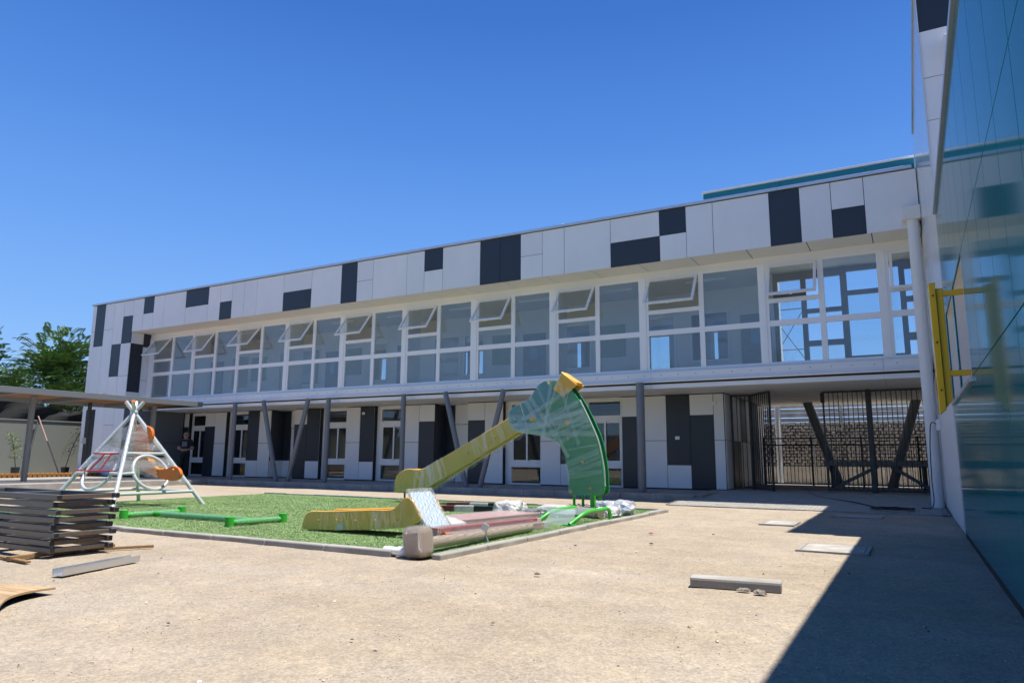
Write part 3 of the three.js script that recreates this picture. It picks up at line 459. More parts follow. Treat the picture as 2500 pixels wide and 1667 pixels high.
// ------------------------------------------------------------------ gate, passage and what lies behind
{
  const railing = (t, x0, x1, y0, y1, z, step) => { const f = .05; add(t, 'frame', merge([bx(x0, x0 + f, y0, y1, z - f / 2, z + f / 2), bx(x1 - f, x1, y0, y1, z - f / 2, z + f / 2), bx(x0 + f, x1 - f, y0 + .02, y0 + .02 + f, z - f / 2, z + f / 2), bx(x0 + f, x1 - f, y1 - f, y1, z - f / 2, z + f / 2)]), M.gate); for (let x = x0 + f + step; x < x1 - f - .02; x += step) add(t, 'bar', bx(x - .011, x + .011, y0 + .07, y1 - f, z - .011, z + .011), M.gate); };
  const a = thing('barred_gate', 'narrow fixed charcoal bar panel beside the white classroom corner', 'gate', [-4.5, .18, -22.3]); railing(a, -4.78, -4.2, .19, 3.04, -22.3, .125);
  const l = thing('barred_gate', 'open charcoal barred gate leaf swung towards the yard', 'gate', [-4.17, .18, -22.2]); railing(l, -4.17, -2.95, .2, 3.03, -22.2, .125); l.rotation.y = -.94;
  add(l, 'lock_box', rbx(-3.02, -2.93, 1.2, 1.4, -22.23, -22.17, .006), M.black);
  const r = thing('barred_gate', 'wide charcoal barred gate closing the passage beside the rain pipe', 'gate', [-1, .18, -22.3]); railing(r, -2.17, -.99, .2, 3.05, -22.3, .125); railing(r, -.94, .56, .2, 3.05, -22.3, .125); add(r, 'post', rbx(-1.02, -.9, .18, 3.06, -22.26, -22.14, .006), M.gate); add(r, 'camera_box', rbx(-2.2, -2.1, 2.72, 3.0, -22.26, -22.12, .01), M.black);
  const h = thing('ramp_railing', 'low dark steel ramp railing across the rear of the passage', 'railing', [-2.3, .15, -27.2]);
  for (const y of [1.6, 1.84, .24]) add(h, 'rail', bx(-4.75, .58, y - .022, y + .022, -27.23, -27.19), M.black); for (let x = -4.7; x < .55; x += .125) add(h, 'baluster', bx(x - .009, x + .009, .262, 1.578, -27.222, -27.2), M.black); for (const x of [-4.72, -3.1, -1.5, .2]) add(h, 'post', bx(x - .03, x + .03, .14, 1.9, -27.29, -27.235), M.black);
  const k = thing('ramp', 'dark inclined ramp deck on struts behind the barred gate', 'ramp', [-1, .1, -25.6]);
  add(k, 'deck', rbx(-2.5, .57, .9, 1.06, -26.1, -25.0, .01), M.grey); for (const [x0, x1] of [[-2.25, -.95], [.45, -.6]]) add(k, 'strut', bar(V(x0, .2, -25.3), V(x1, .9, -25.3), .07, .11), M.grey); for (const x of [-2.3, .3]) add(k, 'post', bx(x - .07, x + .07, .14, .9, -25.7, -25.5), M.gate);
  const s = thing('stone_wall', 'rough stone retaining wall with pale base seen through the passage', 'wall', [-3, .1, -32]);
  add(s, 'base', bx(-12, 5, .0, .82, -32.4, -31.05), M.concrete); add(s, 'backing', bx(-12, 5, .83, 2.6, -32.4, -31.22), mat('stone_mortar', [.13, .125, .115], .95)); seed = 31;
  for (let y = .84, q = 0; y < 2.5; y += .125, q++) for (let x = -7.6 + (q % 2) * .09; x < 2.4; x += .2) if (q * 50 + (x + 7.6) / .2 < 2000) { const g = rbx(x + .006, x + rr(.165, .194), y + .004, y + rr(.085, .128), -31.3, -31.12 + rr(-.03, .05), .02); add(s, 'stone', g, M.stone); }
  const w = thing('slatted_fence', 'weathered horizontal board fence above the stone wall beyond the passage', 'fence', [-3, 2.6, -31.6]);
  for (let y = 2.45; y < 4.4; y += .19) add(w, 'board', rbx(-9, 4.6, y, y + rr(.15, .175), -31.6 - rr(0, .03), -31.52, .004), M.timber2 || (M.timber2 = mat('weathered_board', [.78, .78, .78], .7, { map: rep(T.concrete, .5) })));
  for (const x of [-8.8, -5.2, -2.4, 1, 4.4]) add(w, 'post', bx(x - .04, x + .04, 2.4, 4.4, -31.68, -31.61), M.zinc);
  const v = thing('white_post', 'white round post standing at the rear edge of the passage', 'post', [-4.4, .1, -28.6]); add(v, 'shaft', rod(V(-4.4, .12, -28.6), V(-4.4, 3.6, -28.6), .1, .1, 20), M.pvc); add(v, 'foot_plate', rod(V(-4.4, .12, -28.6), V(-4.4, .15, -28.6), .17, .17, 20), M.pvc);
}

{ // scaffold tower in the rear yard, seen through the bridge windows
  const t = thing('scaffold_tower', 'grey tube scaffold with crossed braces seen through the bridge windows', 'scaffold', [-3.4, .1, -29.2]);
  for (const x of [-4.5, -3.3]) for (const z of [-28.9, -29.9]) add(t, 'standard', rod(V(x, .13, z), V(x, 7.4, z), .026, .026, 8), M.grey);
  for (const y of [4.5, 5.3, 6.9, 7.3]) add(t, 'ledger', rod(V(-4.6, y, -28.87), V(-3.2, y, -28.87), .022, .022, 8), M.grey);
  for (const y of [4.9]) { add(t, 'brace', rod(V(-4.5, y, -28.85), V(-3.3, y + 1.9, -28.85), .017, .017, 8), M.grey); add(t, 'brace', rod(V(-4.5, y + 1.9, -28.83), V(-3.3, y, -28.83), .017, .017, 8), M.grey); }
}
// ------------------------------------------------------------------ boundary wall, pergola, trees at the far side
{
  const t = thing('boundary_wall', 'plain grey green rendered boundary wall behind the potted saplings', 'wall', [-35.7, .1, -15]);
  for (let z = -32; z < 20; z += 4) add(t, 'wall_bay', bx(-35.85, -35.6, -.05, 2.62, z + .003, z + 3.997), M.wall);
  for (let z = -32; z < 20; z += 4) add(t, 'coping', rbx(-35.9, -35.56, 2.623, 2.68, z, z + 3.99, .01), M.wall);
  const n = thing('shade_net', 'sagging black shade net hung behind the boundary wall under the trees', 'net', [-36.2, 2.6, -15]);
  const g = new THREE.PlaneGeometry(34, 1.5, 60, 6); g.rotateY(Math.PI / 2); g.translate(-36.2, 2.95, -15); const p = g.attributes.position; for (let i = 0; i < p.count; i++) { const z = p.getZ(i), y = p.getY(i); if (y > 3.0) p.setY(i, y - .62 * Math.abs(Math.sin(z * .55)) * (y - 2.9)); p.setX(i, p.getX(i) + .12 * Math.sin(z * 3.1 + y * 4)); } g.computeVertexNormals(); add(n, 'netting', g, M.net);
  for (let z = -30; z < 3; z += 4.5) add(n, 'post', rod(V(-36.25, 0, z), V(-36.25, 4.0, z), .03, .03, 8), M.gate);
}
{
  const t = thing('pergola', 'grey steel pergola with bamboo slat roof beside the climbing tepee', 'pergola', [-26, .17, -14]);
  const x0 = -27.5, x1 = -24.3, zA = -18.25, zC = -4, yb = 2.98, yt = 3.17;
  add(t, 'edge_beam', rbx(x1 - .06, x1, yb, yt, zA, zC, .008), M.grey); add(t, 'edge_beam', rbx(x0, x0 + .06, yb - .06, yt - .08, zA, zC, .008), M.grey);
  add(t, 'end_beam', rbx(x0 + .061, x1 - .061, yb, yt - .02, zA, zA + .06, .008), M.gate);
  for (let z = zA + 2; z < zC; z += 2.3) add(t, 'rafter', bar(V(x0 + .061, yb + .0, z), V(x1 - .061, yb + .06, z), .06, .12), M.grey);
  for (let k = 0; k < 270; k++) { const z = zA + .08 + k * .052; add(t, 'slat', rod(V(x0 + .05, yb + .085, z), V(x1 - .065, yb + .145, z), .0195, .0195, 6), M.reed); }
  for (const [x, z] of [[-26.35, -13.05], [-26.4, -17.6], [-27.2, -15.5], [-26.35, -8.4]]) add(t, 'column', rod(V(x, .17, z), V(x, 3.05, z), x === -27.2 ? .07 : .095, x === -27.2 ? .07 : .095, 20), x === -27.2 ? M.gate : M.grey);
  add(t, 'clamp', rbx(-27.29, -27.08, 1.5, 1.72, -15.42, -15.38, .004), M.zinc);
}
{ // row of round logs edging the planting strip
  const t = thing('log_edging', 'low edging of short yellow pine logs before the boundary wall', 'edging', [-31, .17, -14]); seed = 41;
  for (let z = -18.3; z < -9; z += .185) { const s = rr(.95, 1.05); add(t, 'log', rod(V(-31.4, .26, z), V(-30.9, .26, z), .082 * s, .08 * s, 10), M.log); }
}
function leafTree(name, label, group, [x, z], H, R, trunkR, nFrond, len, tint, s) {
  seed = s; const t = thing(name, label, 'tree', [x, 0, z], group), tips = [];
  const top = V(x + rr(-.3, .3), H * .72, z + rr(-.3, .3)); add(t, 'trunk', tube([V(x, -.1, z), V(x + rr(-.15, .15), H * .3, z + rr(-.15, .15)), top], trunkR, 16, 8), M.bark);
  const limbs = []; for (let k = 0; k < 9; k++) { const a = k * 2.4 + rr(-.3, .3), h0 = H * rr(.28, .62), l = R * rr(.55, .95), e = V(x + Math.cos(a) * l, h0 + R * rr(.35, .9), z + Math.sin(a) * l); limbs.push(tube([V(x, h0, z), V(x + Math.cos(a) * l * .5, h0 + (e.y - h0) * .6, z + Math.sin(a) * l * .5), e], trunkR * .3, 8, 5)); tips.push(e, e.clone().lerp(V(x, h0 + .3, z), .35)); }
  tips.push(top.clone().add(V(0, H * .16, 0)), top.clone().add(V(.5, H * .05, .4)), top.clone().add(V(-.5, H * .08, -.3)));
  add(t, 'limbs', merge(limbs), M.bark);
  const pos = [], col = []; const tri = (a, b, c, k) => { for (const p of [a, b, c]) { pos.push(p.x, p.y, p.z); col.push(tint[0] * k, tint[1] * k, tint[2] * k); } };
  for (let f = 0; f < nFrond; f++) {
    const c = tips[f % tips.length], d = V(rr(-1, 1), rr(-.7, 1), rr(-1, 1)).normalize(), r = R * .46 * Math.pow(rnd(), .45), o = c.clone().addScaledVector(d, r); o.y = Math.min(o.y, H); o.y = Math.max(o.y, H * .22);
    const dir = V(o.x - x, (o.y - H * .55) * .6 + .35, o.z - z).normalize().add(V(rr(-.6, .6), rr(-.35, .45), rr(-.6, .6))).normalize(), side = new THREE.Vector3().crossVectors(dir, V(0, 1, 0)).normalize(), L = len * rr(.65, 1.2), n = 8, k0 = rr(.65, 1.25);
    for (let i = 1; i <= n; i++) { // leaflets in pairs along a drooping stalk
      const u = i / n, p = o.clone().addScaledVector(dir, L * u); p.y -= L * .38 * u * u; const w = L * .36 * Math.sin(Math.PI * (.18 + .72 * u)), k = k0 * rr(.8, 1.2);
      for (const sgn of [-1, 1]) { const tip = p.clone().addScaledVector(side, sgn * w).addScaledVector(dir, w * .45); tip.y -= w * .22; const m = p.clone().lerp(tip, .5), b = dir.clone().multiplyScalar(L * .052); tri(p, m.clone().add(b), tip, k); tri(p, tip, m.clone().sub(b), k); }
    }
  }
  const g = new THREE.BufferGeometry(); g.setAttribute('position', new THREE.BufferAttribute(new Float32Array(pos), 3)); g.setAttribute('color', new THREE.BufferAttribute(new Float32Array(col), 3)); g.computeVertexNormals(); g.setAttribute('uv', new THREE.BufferAttribute(new Float32Array(pos.length / 3 * 2), 2));
  add(t, 'crown', g, M.leaf); return t;
}
leafTree('ailanthus_tree', 'tall bright green tree with feathery leaves beside the white building', null, [-42, -21.9], 8.0, 2.6, .16, 900, .85, [1.0, 1.0, 1.0], 301);
leafTree('leafy_tree', 'dense dark green tree rising above the pergola at the picture edge', null, [-42.5, -17.9], 7.5, 2.7, .2, 1100, .5, [.92, .95, .9], 302);
leafTree('leafy_tree', 'low dark green tree behind the shade net under the pergola roof', null, [-39.4, -21], 4.9, 2.4, .12, 900, .55, [.92, .95, .9], 303);
leafTree('leafy_tree', 'bushy dark tree behind the boundary wall between the two taller trees', null, [-40, -18.6], 5.4, 2.3, .12, 900, .5, [.92, .95, .9], 304);
leafTree('leafy_tree', 'small bushy tree over the boundary wall at the far picture edge', null, [-39, -15.6], 5.0, 2.2, .12, 800, .5, [.92, .95, .9], 305);
leafTree('leafy_tree', 'tree pressed between the boundary wall and the building corner', null, [-41, -25.5], 6.6, 2.5, .15, 900, .6, [.92, .95, .9], 306);
{ // potted saplings and stakes
  seed = 51;
  const sap = (z, x, H, lean, label) => {
    const t = thing('potted_sapling', label, 'sapling', [x, .17, z], 'saplings waiting by the boundary wall'); add(t, 'pot', new THREE.CylinderGeometry(.17, .14, .36, 14).translate(x, .36, z), M.black);
    const e = V(x, .5 + H, z + lean); add(t, 'stem', tube([V(x, .5, z), V(x, .5 + H * .55, z + lean * .4), e], .018, 14, 5), M.bark); const pos = [], col = [];
    for (let k = 0; k < 190; k++) { const u = .25 + .75 * rnd(), c = V(x + rr(-.2, .2), .5 + H * u + rr(-.06, .06), z + lean * u * u + rr(-.22, .22)), d = V(rr(-1, 1), rr(-.6, .5), rr(-1, 1)).normalize().multiplyScalar(.10), w = V(rr(-1, 1), rr(-1, 1), rr(-1, 1)).normalize().multiplyScalar(.028), q = rr(.7, 1.4); for (const p of [c, c.clone().addScaledVector(d, .5).add(w), c.clone().add(d), c, c.clone().add(d), c.clone().addScaledVector(d, .5).sub(w)]) { pos.push(p.x, p.y, p.z); col.push(1.2 * q, 1.1 * q, q); } }
    const g = new THREE.BufferGeometry(); g.setAttribute('position', new THREE.BufferAttribute(new Float32Array(pos), 3)); g.setAttribute('color', new THREE.BufferAttribute(new Float32Array(col), 3)); g.computeVertexNormals(); add(t, 'leaves', g, M.leaf);
  };
  sap(-16.4, -33.9, 1.5, .35, 'short potted sapling with few leaves by the boundary wall'); sap(-18.1, -33.2, 2.1, -.75, 'tall arching potted sapling leaning over by the boundary wall');
  single('timber_stake', 'dark upright timber stake leaning on the boundary wall', 'stake', rod(V(-34.4, .17, -17.0), V(-35.45, 2.75, -17.9), .035, .035, 8), M.gate, [-34.4, .17, -17]);
  single('timber_stake', 'pale pinkish timber stake leaning on the boundary wall', 'stake', rod(V(-33.8, .17, -18.2), V(-35.42, 2.85, -17.85), .03, .03, 8), mat('raw_stake', [.42, .27, .22], .8), [-33.8, .17, -18.2]);
}
// trees behind the camera, seen only in the panes
leafTree('garden_tree', 'broad green tree outside the frame mirrored in the upper panes', 'trees across the yard', [-20, 22], 9, 4, .25, 700, .9, [.92, .95, .9], 311);
leafTree('garden_tree', 'tall green tree outside the frame mirrored in the middle panes', 'trees across the yard', [-9, 25], 10, 4, .25, 700, .9, [.92, .95, .9], 312);
single('neighbour_wall', 'pale rendered wall behind the camera across the yard', 'wall', bx(-40, 8, -.05, 3.2, 18, 18.3), M.wall, [-15, 0, 18]);

// ------------------------------------------------------------------ climbing tepee
{
  const t = thing('climbing_tepee', 'pale grey climbing tepee with orange slide wrapped in cling film on the turf', 'climbing frame', [-15, 0, -9.55]);
  const R = V(-13.9, .0, -10.65), K = V(-16.1, .0, -10.55), F = V(-13.8, .0, -8.5), L = V(-16, .0, -8.42), A = V(-15.03, 2.02, -9.55);
  const legs = [R, K, F, L].map(p => { const d = A.clone().sub(p), e = p.clone().addScaledVector(d, 1.115); const m = add(t, 'leg', rod(p, e, .043, .043, 18), M.tipi); const c = d.normalize(); add(m, 'end_cap', rod(e, e.clone().addScaledVector(c, .012), .041, .038, 16), M.orange); return p; });
  const on = (p, y) => p.clone().lerp(A, y / A.y), pair = [[R, K], [K, L], [L, F], [F, R]];
  for (const [a, b] of pair) { add(t, 'low_rail', rod(on(a, .30), on(b, .30), .034, .034, 12), M.tipi); add(t, 'upper_rail', rod(on(a, 1.12), on(b, 1.12), .030, .030, 12), M.tipi); }
  add(t, 'hub', new THREE.SphereGeometry(.085, 18, 12).translate(A.x, A.y, A.z), M.tipi);
  const hoop = (c, n, r) => { const g = new THREE.TorusGeometry(r, .034, 10, 40); g.applyQuaternion(new THREE.Quaternion().setFromUnitVectors(V(0, 0, 1), n.normalize())); g.translate(c.x, c.y, c.z); return g; };
  const cF = on(F, .72).lerp(on(R, .72), .5), cL = on(L, .72).lerp(on(F, .72), .5), out = (c) => V(c.x - A.x, .42, c.z - A.z);
  const h1 = add(t, 'hoop', hoop(cF, out(cF), .40), M.tipi); const h2 = add(t, 'hoop', hoop(cL, out(cL), .40), M.tipi);
  for (const [h, c, a, b] of [[h1, cF, F, R], [h2, cL, L, F]]) for (const [p, s] of [[a, -1], [b, 1]]) { const e = on(p, .70), d = c.clone().sub(e).normalize(); add(h, 'hoop_arm', rod(e, c.clone().addScaledVector(d, -.40), .030, .036, 10), M.tipi); }
  // orange curved slide inside
  const pts = smooth([[-15.27, 1.71], [-15.01, 1.75], [-14.65, 1.66], [-14.6, 1.46], [-14.73, 1.37], [-14.76, 1.23], [-14.69, 1.06], [-14.55, .9], [-14.34, .79], [-14.06, .78], [-13.77, .86], [-13.56, .78], [-13.51, .67], [-13.62, .58], [-13.77, .55], [-14.03, .57], [-14.5, .66], [-14.87, .77], [-15.1, .92], [-15.18, 1.15]], 5);
  const inner = [[-14.745, 1.23], [-14.685, 1.06], [-14.55, .9], [-14.34, .795], [-14.06, .785]], zs = -9.75;
  for (const z of [zs]) { const m = add(t, 'slide_cheek', slab(pts, z - .05, z + .018, .008, 2), M.orange); if (z === zs) { add(m, 'rim', tube(inner.map(p => V(p[0], p[1], z + .012)), .026, 30, 8), M.orangeRim); for (const [u, v] of [[-15.1, 1.2], [-14.95, .95], [-14.9, 1.6], [-13.75, .78], [-14.3, .72]]) add(m, 'bolt', new THREE.SphereGeometry(.028, 10, 8).translate(u, v, z + .02), M.orangeRim); } }
  const cg = []; for (let i = 0; i < inner.length - 1; i++) cg.push(bar(V(inner[i][0] - .02, inner[i][1] - .05, zs - .08), V(inner[i + 1][0] - .02, inner[i + 1][1] - .05, zs - .08), .13, .02)); add(t, 'slide_chute', merge(cg), M.orangeRim);
  // red climbing net on the far-left face
  const lf = (u, y) => on(L, y).lerp(on(F, y), u).add(V(-.03, .02, .08)); const rp = (a, b) => add(t, 'rope', tube([a, a.clone().lerp(b, .5).add(V(0, -.01, 0)), b], .016, 8, 6), M.rope); rp(lf(.02, .74), lf(.98, .74)); rp(lf(.1, 1.1), lf(.95, 1.1)); rp(lf(.35, .74), lf(.5, 1.1)); rp(lf(.6, .74), lf(.72, 1.1));
  // cling film wound round the frame
  const wrap = (list, s) => { seed = s; const n = 14, pos = [], uv = []; const P = (u, v) => { const [a0, a1, b0, b1] = list; const p = a0.clone().lerp(a1, u).lerp(b0.clone().lerp(b1, u), v); const k = Math.sin(u * Math.PI) * .022 * (hash(Math.round(u * n), Math.round(v * n), s) - .5) * 2; const o = V(p.x - A.x, .3, p.z - A.z).normalize(); return p.addScaledVector(o, .055 - .10 * Math.sin(u * Math.PI) * .5 + k); };
    for (let i = 0; i < n; i++) for (let j = 0; j < n; j++) for (const [a, b] of [[i, j], [i + 1, j], [i + 1, j + 1], [i, j], [i + 1, j + 1], [i, j + 1]]) { const p = P(a / n, b / n); pos.push(p.x, p.y, p.z); uv.push(a / n * .8, b / n * 1.2); }
    const g = new THREE.BufferGeometry(); g.setAttribute('position', new THREE.BufferAttribute(new Float32Array(pos), 3)); g.setAttribute('uv', new THREE.BufferAttribute(new Float32Array(uv), 2)); g.computeVertexNormals(); add(t, 'film', toCreasedNormals(g, .9), M.filmAir); };
  let ws = 1; const bands = (p, q, n, lo, hi) => { for (let k = 0; k < n; k++) { const a = lo + (hi - lo) * hash(ws, 1, 77), b = THREE.MathUtils.clamp(a + .5 * (hash(ws, 2, 77) - .5), lo, hi), h = .10 + .16 * hash(ws, 3, 77); wrap([on(p, a), on(q, b), on(p, a + h), on(q, b + h * .8)], ws++); } };
  bands(F, R, 11, .70, 1.6); bands(L, F, 11, .75, 1.6); bands(R, K, 6, .9, 1.6); bands(K, L, 6, .9, 1.6); wrap([on(F, .75), on(R, .45), on(F, .95), on(R, .85)], ws++);
}

function inside(p, x, y) { let c = false; for (let i = 0, j = p.length - 1; i < p.length; j = i++) if ((p[i][1] > y) !== (p[j][1] > y) && x < (p[j][0] - p[i][0]) * (y - p[i][1]) / (p[j][1] - p[i][1]) + p[i][0]) c = !c; return c; }
function filmSheet(poly, z, ang, amp, step, s) { // cling film pulled over an outline, with real creases along one direction
  const xs = poly.map(p => p[0]), ys = poly.map(p => p[1]), x0 = Math.min(...xs), y0 = Math.min(...ys), nx = Math.ceil((Math.max(...xs) - x0) / step), ny = Math.ceil((Math.max(...ys) - y0) / step), ca = Math.cos(ang), sa = Math.sin(ang), pos = [], uv = [];
  const f = (i, j) => { const x = x0 + i * step, y = y0 + j * step, u = x * ca + y * sa, v = -x * sa + y * ca; const n = fbm(u * 1.6 + 90 + 1.2 * fbm(u * 1.1 + 50, v * 3 + 50, 4096, s + 7, 2), v * 17 + 90, 4096, s, 3), m = fbm(u * 2.5 + 20, v * 4 + 20, 4096, s + 3, 2); return [x, y, z + amp * (1.6 * Math.pow(Math.abs(2 * n - 1), .6) + .9 * m)]; };
  for (let i = 0; i < nx; i++) for (let j = 0; j < ny; j++) if (inside(poly, x0 + (i + .5) * step, y0 + (j + .5) * step)) for (const [a, b] of [[i, j], [i + 1, j], [i + 1, j + 1], [i, j], [i + 1, j + 1], [i, j + 1]]) { const p = f(a, b); pos.push(...p); uv.push(p[0], p[1]); }
  const g = new THREE.BufferGeometry(); g.setAttribute('position', new THREE.BufferAttribute(new Float32Array(pos), 3)); g.setAttribute('uv', new THREE.BufferAttribute(new Float32Array(uv), 2)); g.computeVertexNormals(); return toCreasedNormals(g, 2.5);
}
function filmBands(poly, z, a0, a1, n, w, step, s, amp) { // stretch film wound round in overlapping strips
  seed = s; const xs = poly.map(p => p[0]), ys = poly.map(p => p[1]), x0 = Math.min(...xs), y0 = Math.min(...ys), x1 = Math.max(...xs), y1 = Math.max(...ys), gs = [];
  for (let b = 0; b < n; b++) {
    const ang = rr(a0, a1), ca = Math.cos(ang), sa = Math.sin(ang), k = Math.floor(rr(0, poly.length)), q = rr(.2, .8), cx = poly[k][0] * q + (x0 + x1) / 2 * (1 - q), cy = poly[k][1] * q + (y0 + y1) / 2 * (1 - q), d0 = -cx * sa + cy * ca, hw = w * rr(.35, 1.1), zz = z + b * .0011, pos = [];
    const f = (i, j) => { const x = x0 + i * step, y = y0 + j * step, u = x * ca + y * sa, v = -x * sa + y * ca; return [x, y, zz + amp * fbm(u * 2 + 50, v * 24 + 50, 4096, s + b, 2)]; };
    for (let i = 0; i < (x1 - x0) / step; i++) for (let j = 0; j < (y1 - y0) / step; j++) { const x = x0 + (i + .5) * step, y = y0 + (j + .5) * step, u = x * ca + y * sa, v = -x * sa + y * ca; if (Math.abs(v - d0) > hw * (.75 + .5 * fbm(u * 1.5 + 30, 7, 4096, s + b * 3, 2)) || !inside(poly, x, y)) continue; for (const [p, r] of [[i, j], [i + 1, j], [i + 1, j + 1], [i, j], [i + 1, j + 1], [i, j + 1]]) pos.push(...f(p, r)); }
    if (!pos.length) continue; const g = new THREE.BufferGeometry(); g.setAttribute('position', new THREE.BufferAttribute(new Float32Array(pos), 3)); g.computeVertexNormals(); gs.push(toCreasedNormals(g, 2.5));
  }
  return mergeGeometries(gs);
}
M.filmBand = mat('film_strip', [.97, .98, .98], .16, { transmission: .90, thickness: 0, ior: 1.5, side: THREE.DoubleSide });
M.filmSheet = mat('creased_film', [.97, .98, .98], .09, { transmission: .93, thickness: 0, ior: 1.5, side: THREE.DoubleSide });
// ------------------------------------------------------------------ dinosaur slide
{
  const t = thing('dinosaur_slide', 'green dinosaur shaped slide with long yellow chute wrapped in film', 'slide', [-8, 0, -14]);
  const z0 = -13.75, z1 = -14.03;
  const body = [[-7.79, 2.07], [-7.7, 2.19], [-7.48, 2.28], [-7.27, 2.38], [-7.2, 2.49], [-7.05, 2.67], [-6.84, 2.74], [-6.63, 2.74], [-6.4, 2.66], [-6.18, 2.42], [-6.01, 2.16], [-5.82, 1.79], [-5.68, 1.46], [-5.61, 1.14], [-5.57, .84], [-5.56, .6], [-5.58, .36], [-5.9, .34], [-6.32, .34], [-6.34, .7], [-6.41, 1.03], [-6.5, 1.29], [-6.63, 1.44], [-6.82, 1.51], [-7.11, 1.58], [-7.51, 1.64], [-7.69, 1.72], [-7.79, 1.88]];
  const slide = [[-10.97, .25], [-10.98, .45], [-10.91, .62], [-10.75, .74], [-10.57, .785], [-10.17, .79], [-7.76, 1.97], [-7.55, 1.66], [-10.19, .265]];
  const rim = [[-10.98, .45], [-10.91, .62], [-10.75, .74], [-10.57, .785], [-10.17, .79], [-7.76, 1.97]];
  const head = smooth([[-7.79, 2.07], [-7.7, 2.19], [-7.48, 2.28], [-7.27, 2.38], [-7.05, 2.67], [-6.84, 2.74], [-6.72, 2.5], [-6.95, 2.1], [-7.2, 1.82], [-7.5, 1.645], [-7.69, 1.72], [-7.79, 1.88]], 4);
  for (const [z, s] of [[z0, 1], [z1, -1]]) {
    const b = add(t, 'dinosaur_panel', slab(smooth(body, 4), z - .02, z + .02, .006, 2), M.green);
    if (s > 0) { add(b, 'head_panel', slab(head, z + .021, z + .034, .004), M.greenPale);
      for (const [x, y, r] of [[-6.37, 1.84, .065], [-6.35, 1.49, .035], [-6.02, 1.01, .035], [-6.28, .40, .04], [-5.85, .47, .035], [-7.2, 1.93, .075], [-6.82, 1.77, .03], [-6.81, 2.69, .028], [-7.65, 1.93, .028], [-7.6, 1.78, .028], [-7.45, 1.95, .028]]) { const g = new THREE.SphereGeometry(r, 14, 8, 0, 6.283, 0, 1.57); g.rotateX(Math.PI / 2); g.scale(1, 1, .7); g.translate(x, y, z + .034); add(b, 'bolt_cap', g, M.slideEdge); } }
    const p = add(t, 'slide_side', slab(slide, z - .018, z + .018, .006, 2), M.slide);
    add(p, 'rim', tube(rim.map(q => V(q[0], q[1], z)), .022, 60, 8), M.slideEdge);
    if (s > 0) for (const [x, y] of [[-8.15, 1.53], [-8.89, 1.18], [-9.63, .83], [-10.2, .53], [-10.78, .57], [-10.77, .27]]) add(p, 'bolt_cap', new THREE.SphereGeometry(.032, 12, 8).scale(1, 1, .7).translate(x, y, z + .02), M.slideEdge);
  }
  add(t, 'chute', bar(V(-10.25, .36, -13.89), V(-7.6, 1.78, -13.89), .24, .03), M.greenTube); add(t, 'chute_end', bar(V(-10.95, .33, -13.89), V(-10.25, .36, -13.89), .24, .03), M.slide);
  for (const z of [z0 - .02, z1 + .02]) add(t, 'crest', slab([[-6.46, 2.9], [-6.12, 2.63], [-6.45, 2.37], [-6.69, 2.56]], z + .045 * (z > -14 ? 1 : -1), z + .085 * (z > -14 ? 1 : -1), .012, 2), M.slideEdge);
  add(t, 'crest_ridge', slab([[-6.50, 2.93], [-6.13, 2.68], [-6.16, 2.62], [-6.52, 2.87]], -14.05, -13.72, .008), M.slideEdge);
  for (let i = 0; i < 5; i++) { const y = .45 + i * .36, x = [-5.62, -5.66, -5.76, -5.92, -6.12][i]; add(t, 'rung', rod(V(x - .03, y, z1 + .02), V(x - .03, y, z0 - .02), .024, .024, 10), M.greenTube); }
  for (const [x, z, r] of [[-6.24, -13.77, .03], [-6.14, -14.0, .03], [-5.83, -13.8, .06], [-5.76, -14.0, .045]]) { const l = add(t, 'leg', rod(V(x, 0, z), V(x, .5, z), r, r, 14), M.greenTube); for (const y of [.05, .1]) for (const a of [0, 1.57, 3.14, 4.71]) add(l, 'anchor_bar', rod(V(x, y, z), V(x + .11 * Math.cos(a + y * 9), y + .035, z + .11 * Math.sin(a + y * 9)), .007, .007, 6), M.gate); }
  for (const [x, z] of [[-10.7, -13.78], [-10.62, -14.0]]) add(t, 'leg', rod(V(x, 0, z), V(x, .3, z), .025, .025, 10), M.green);
  add(t, 'film_sheet', filmSheet(smooth(body, 3), z0 + .05, .16, .012, .022, 701), M.filmSheet);
  add(t, 'film_bands', filmBands(smooth(body, 3), z0 + .068, -.05, .55, 22, .055, .014, 801, .010), M.filmBand); add(t, 'film_bands', filmBands(smooth(body.slice(0, 12).concat(body.slice(20)), 3), z0 + .11, .9, 2.3, 6, .05, .014, 802, .010), M.filmBand);
  add(t, 'film_bands', filmBands(slide, z0 + .05, 1.3, 2.2, 44, .035, .012, 803, .008), M.filmBand);
  add(t, 'film_sheet', filmSheet(slide, z0 + .034, 1.75, .011, .022, 702), M.filmSheet);
  M.fold = mat('film_fold', [.9, .92, .92], .3, { transmission: .62, thickness: 0 });
  for (const [a, b] of [[[-6.66, 1.45], [-6.3, 2.55]], [[-7.3, 1.62], [-7.5, 2.27]]]) add(t, 'film_fold', tube([V(a[0], a[1], z0 + .06), V((a[0] + b[0]) / 2 + .02, (a[1] + b[1]) / 2 - .015, z0 + .062), V(b[0], b[1], z0 + .06)], .006, 12, 5), M.fold);
  add(t, 'film_edge', tube([[-6.1, 2.3], [-5.86, 1.82], [-5.7, 1.46], [-5.62, 1.14], [-5.57, .84], [-5.555, .5]].map(p => V(p[0] + .035, p[1] + .01, z0 + .03)), .014, 40, 6), M.fold);
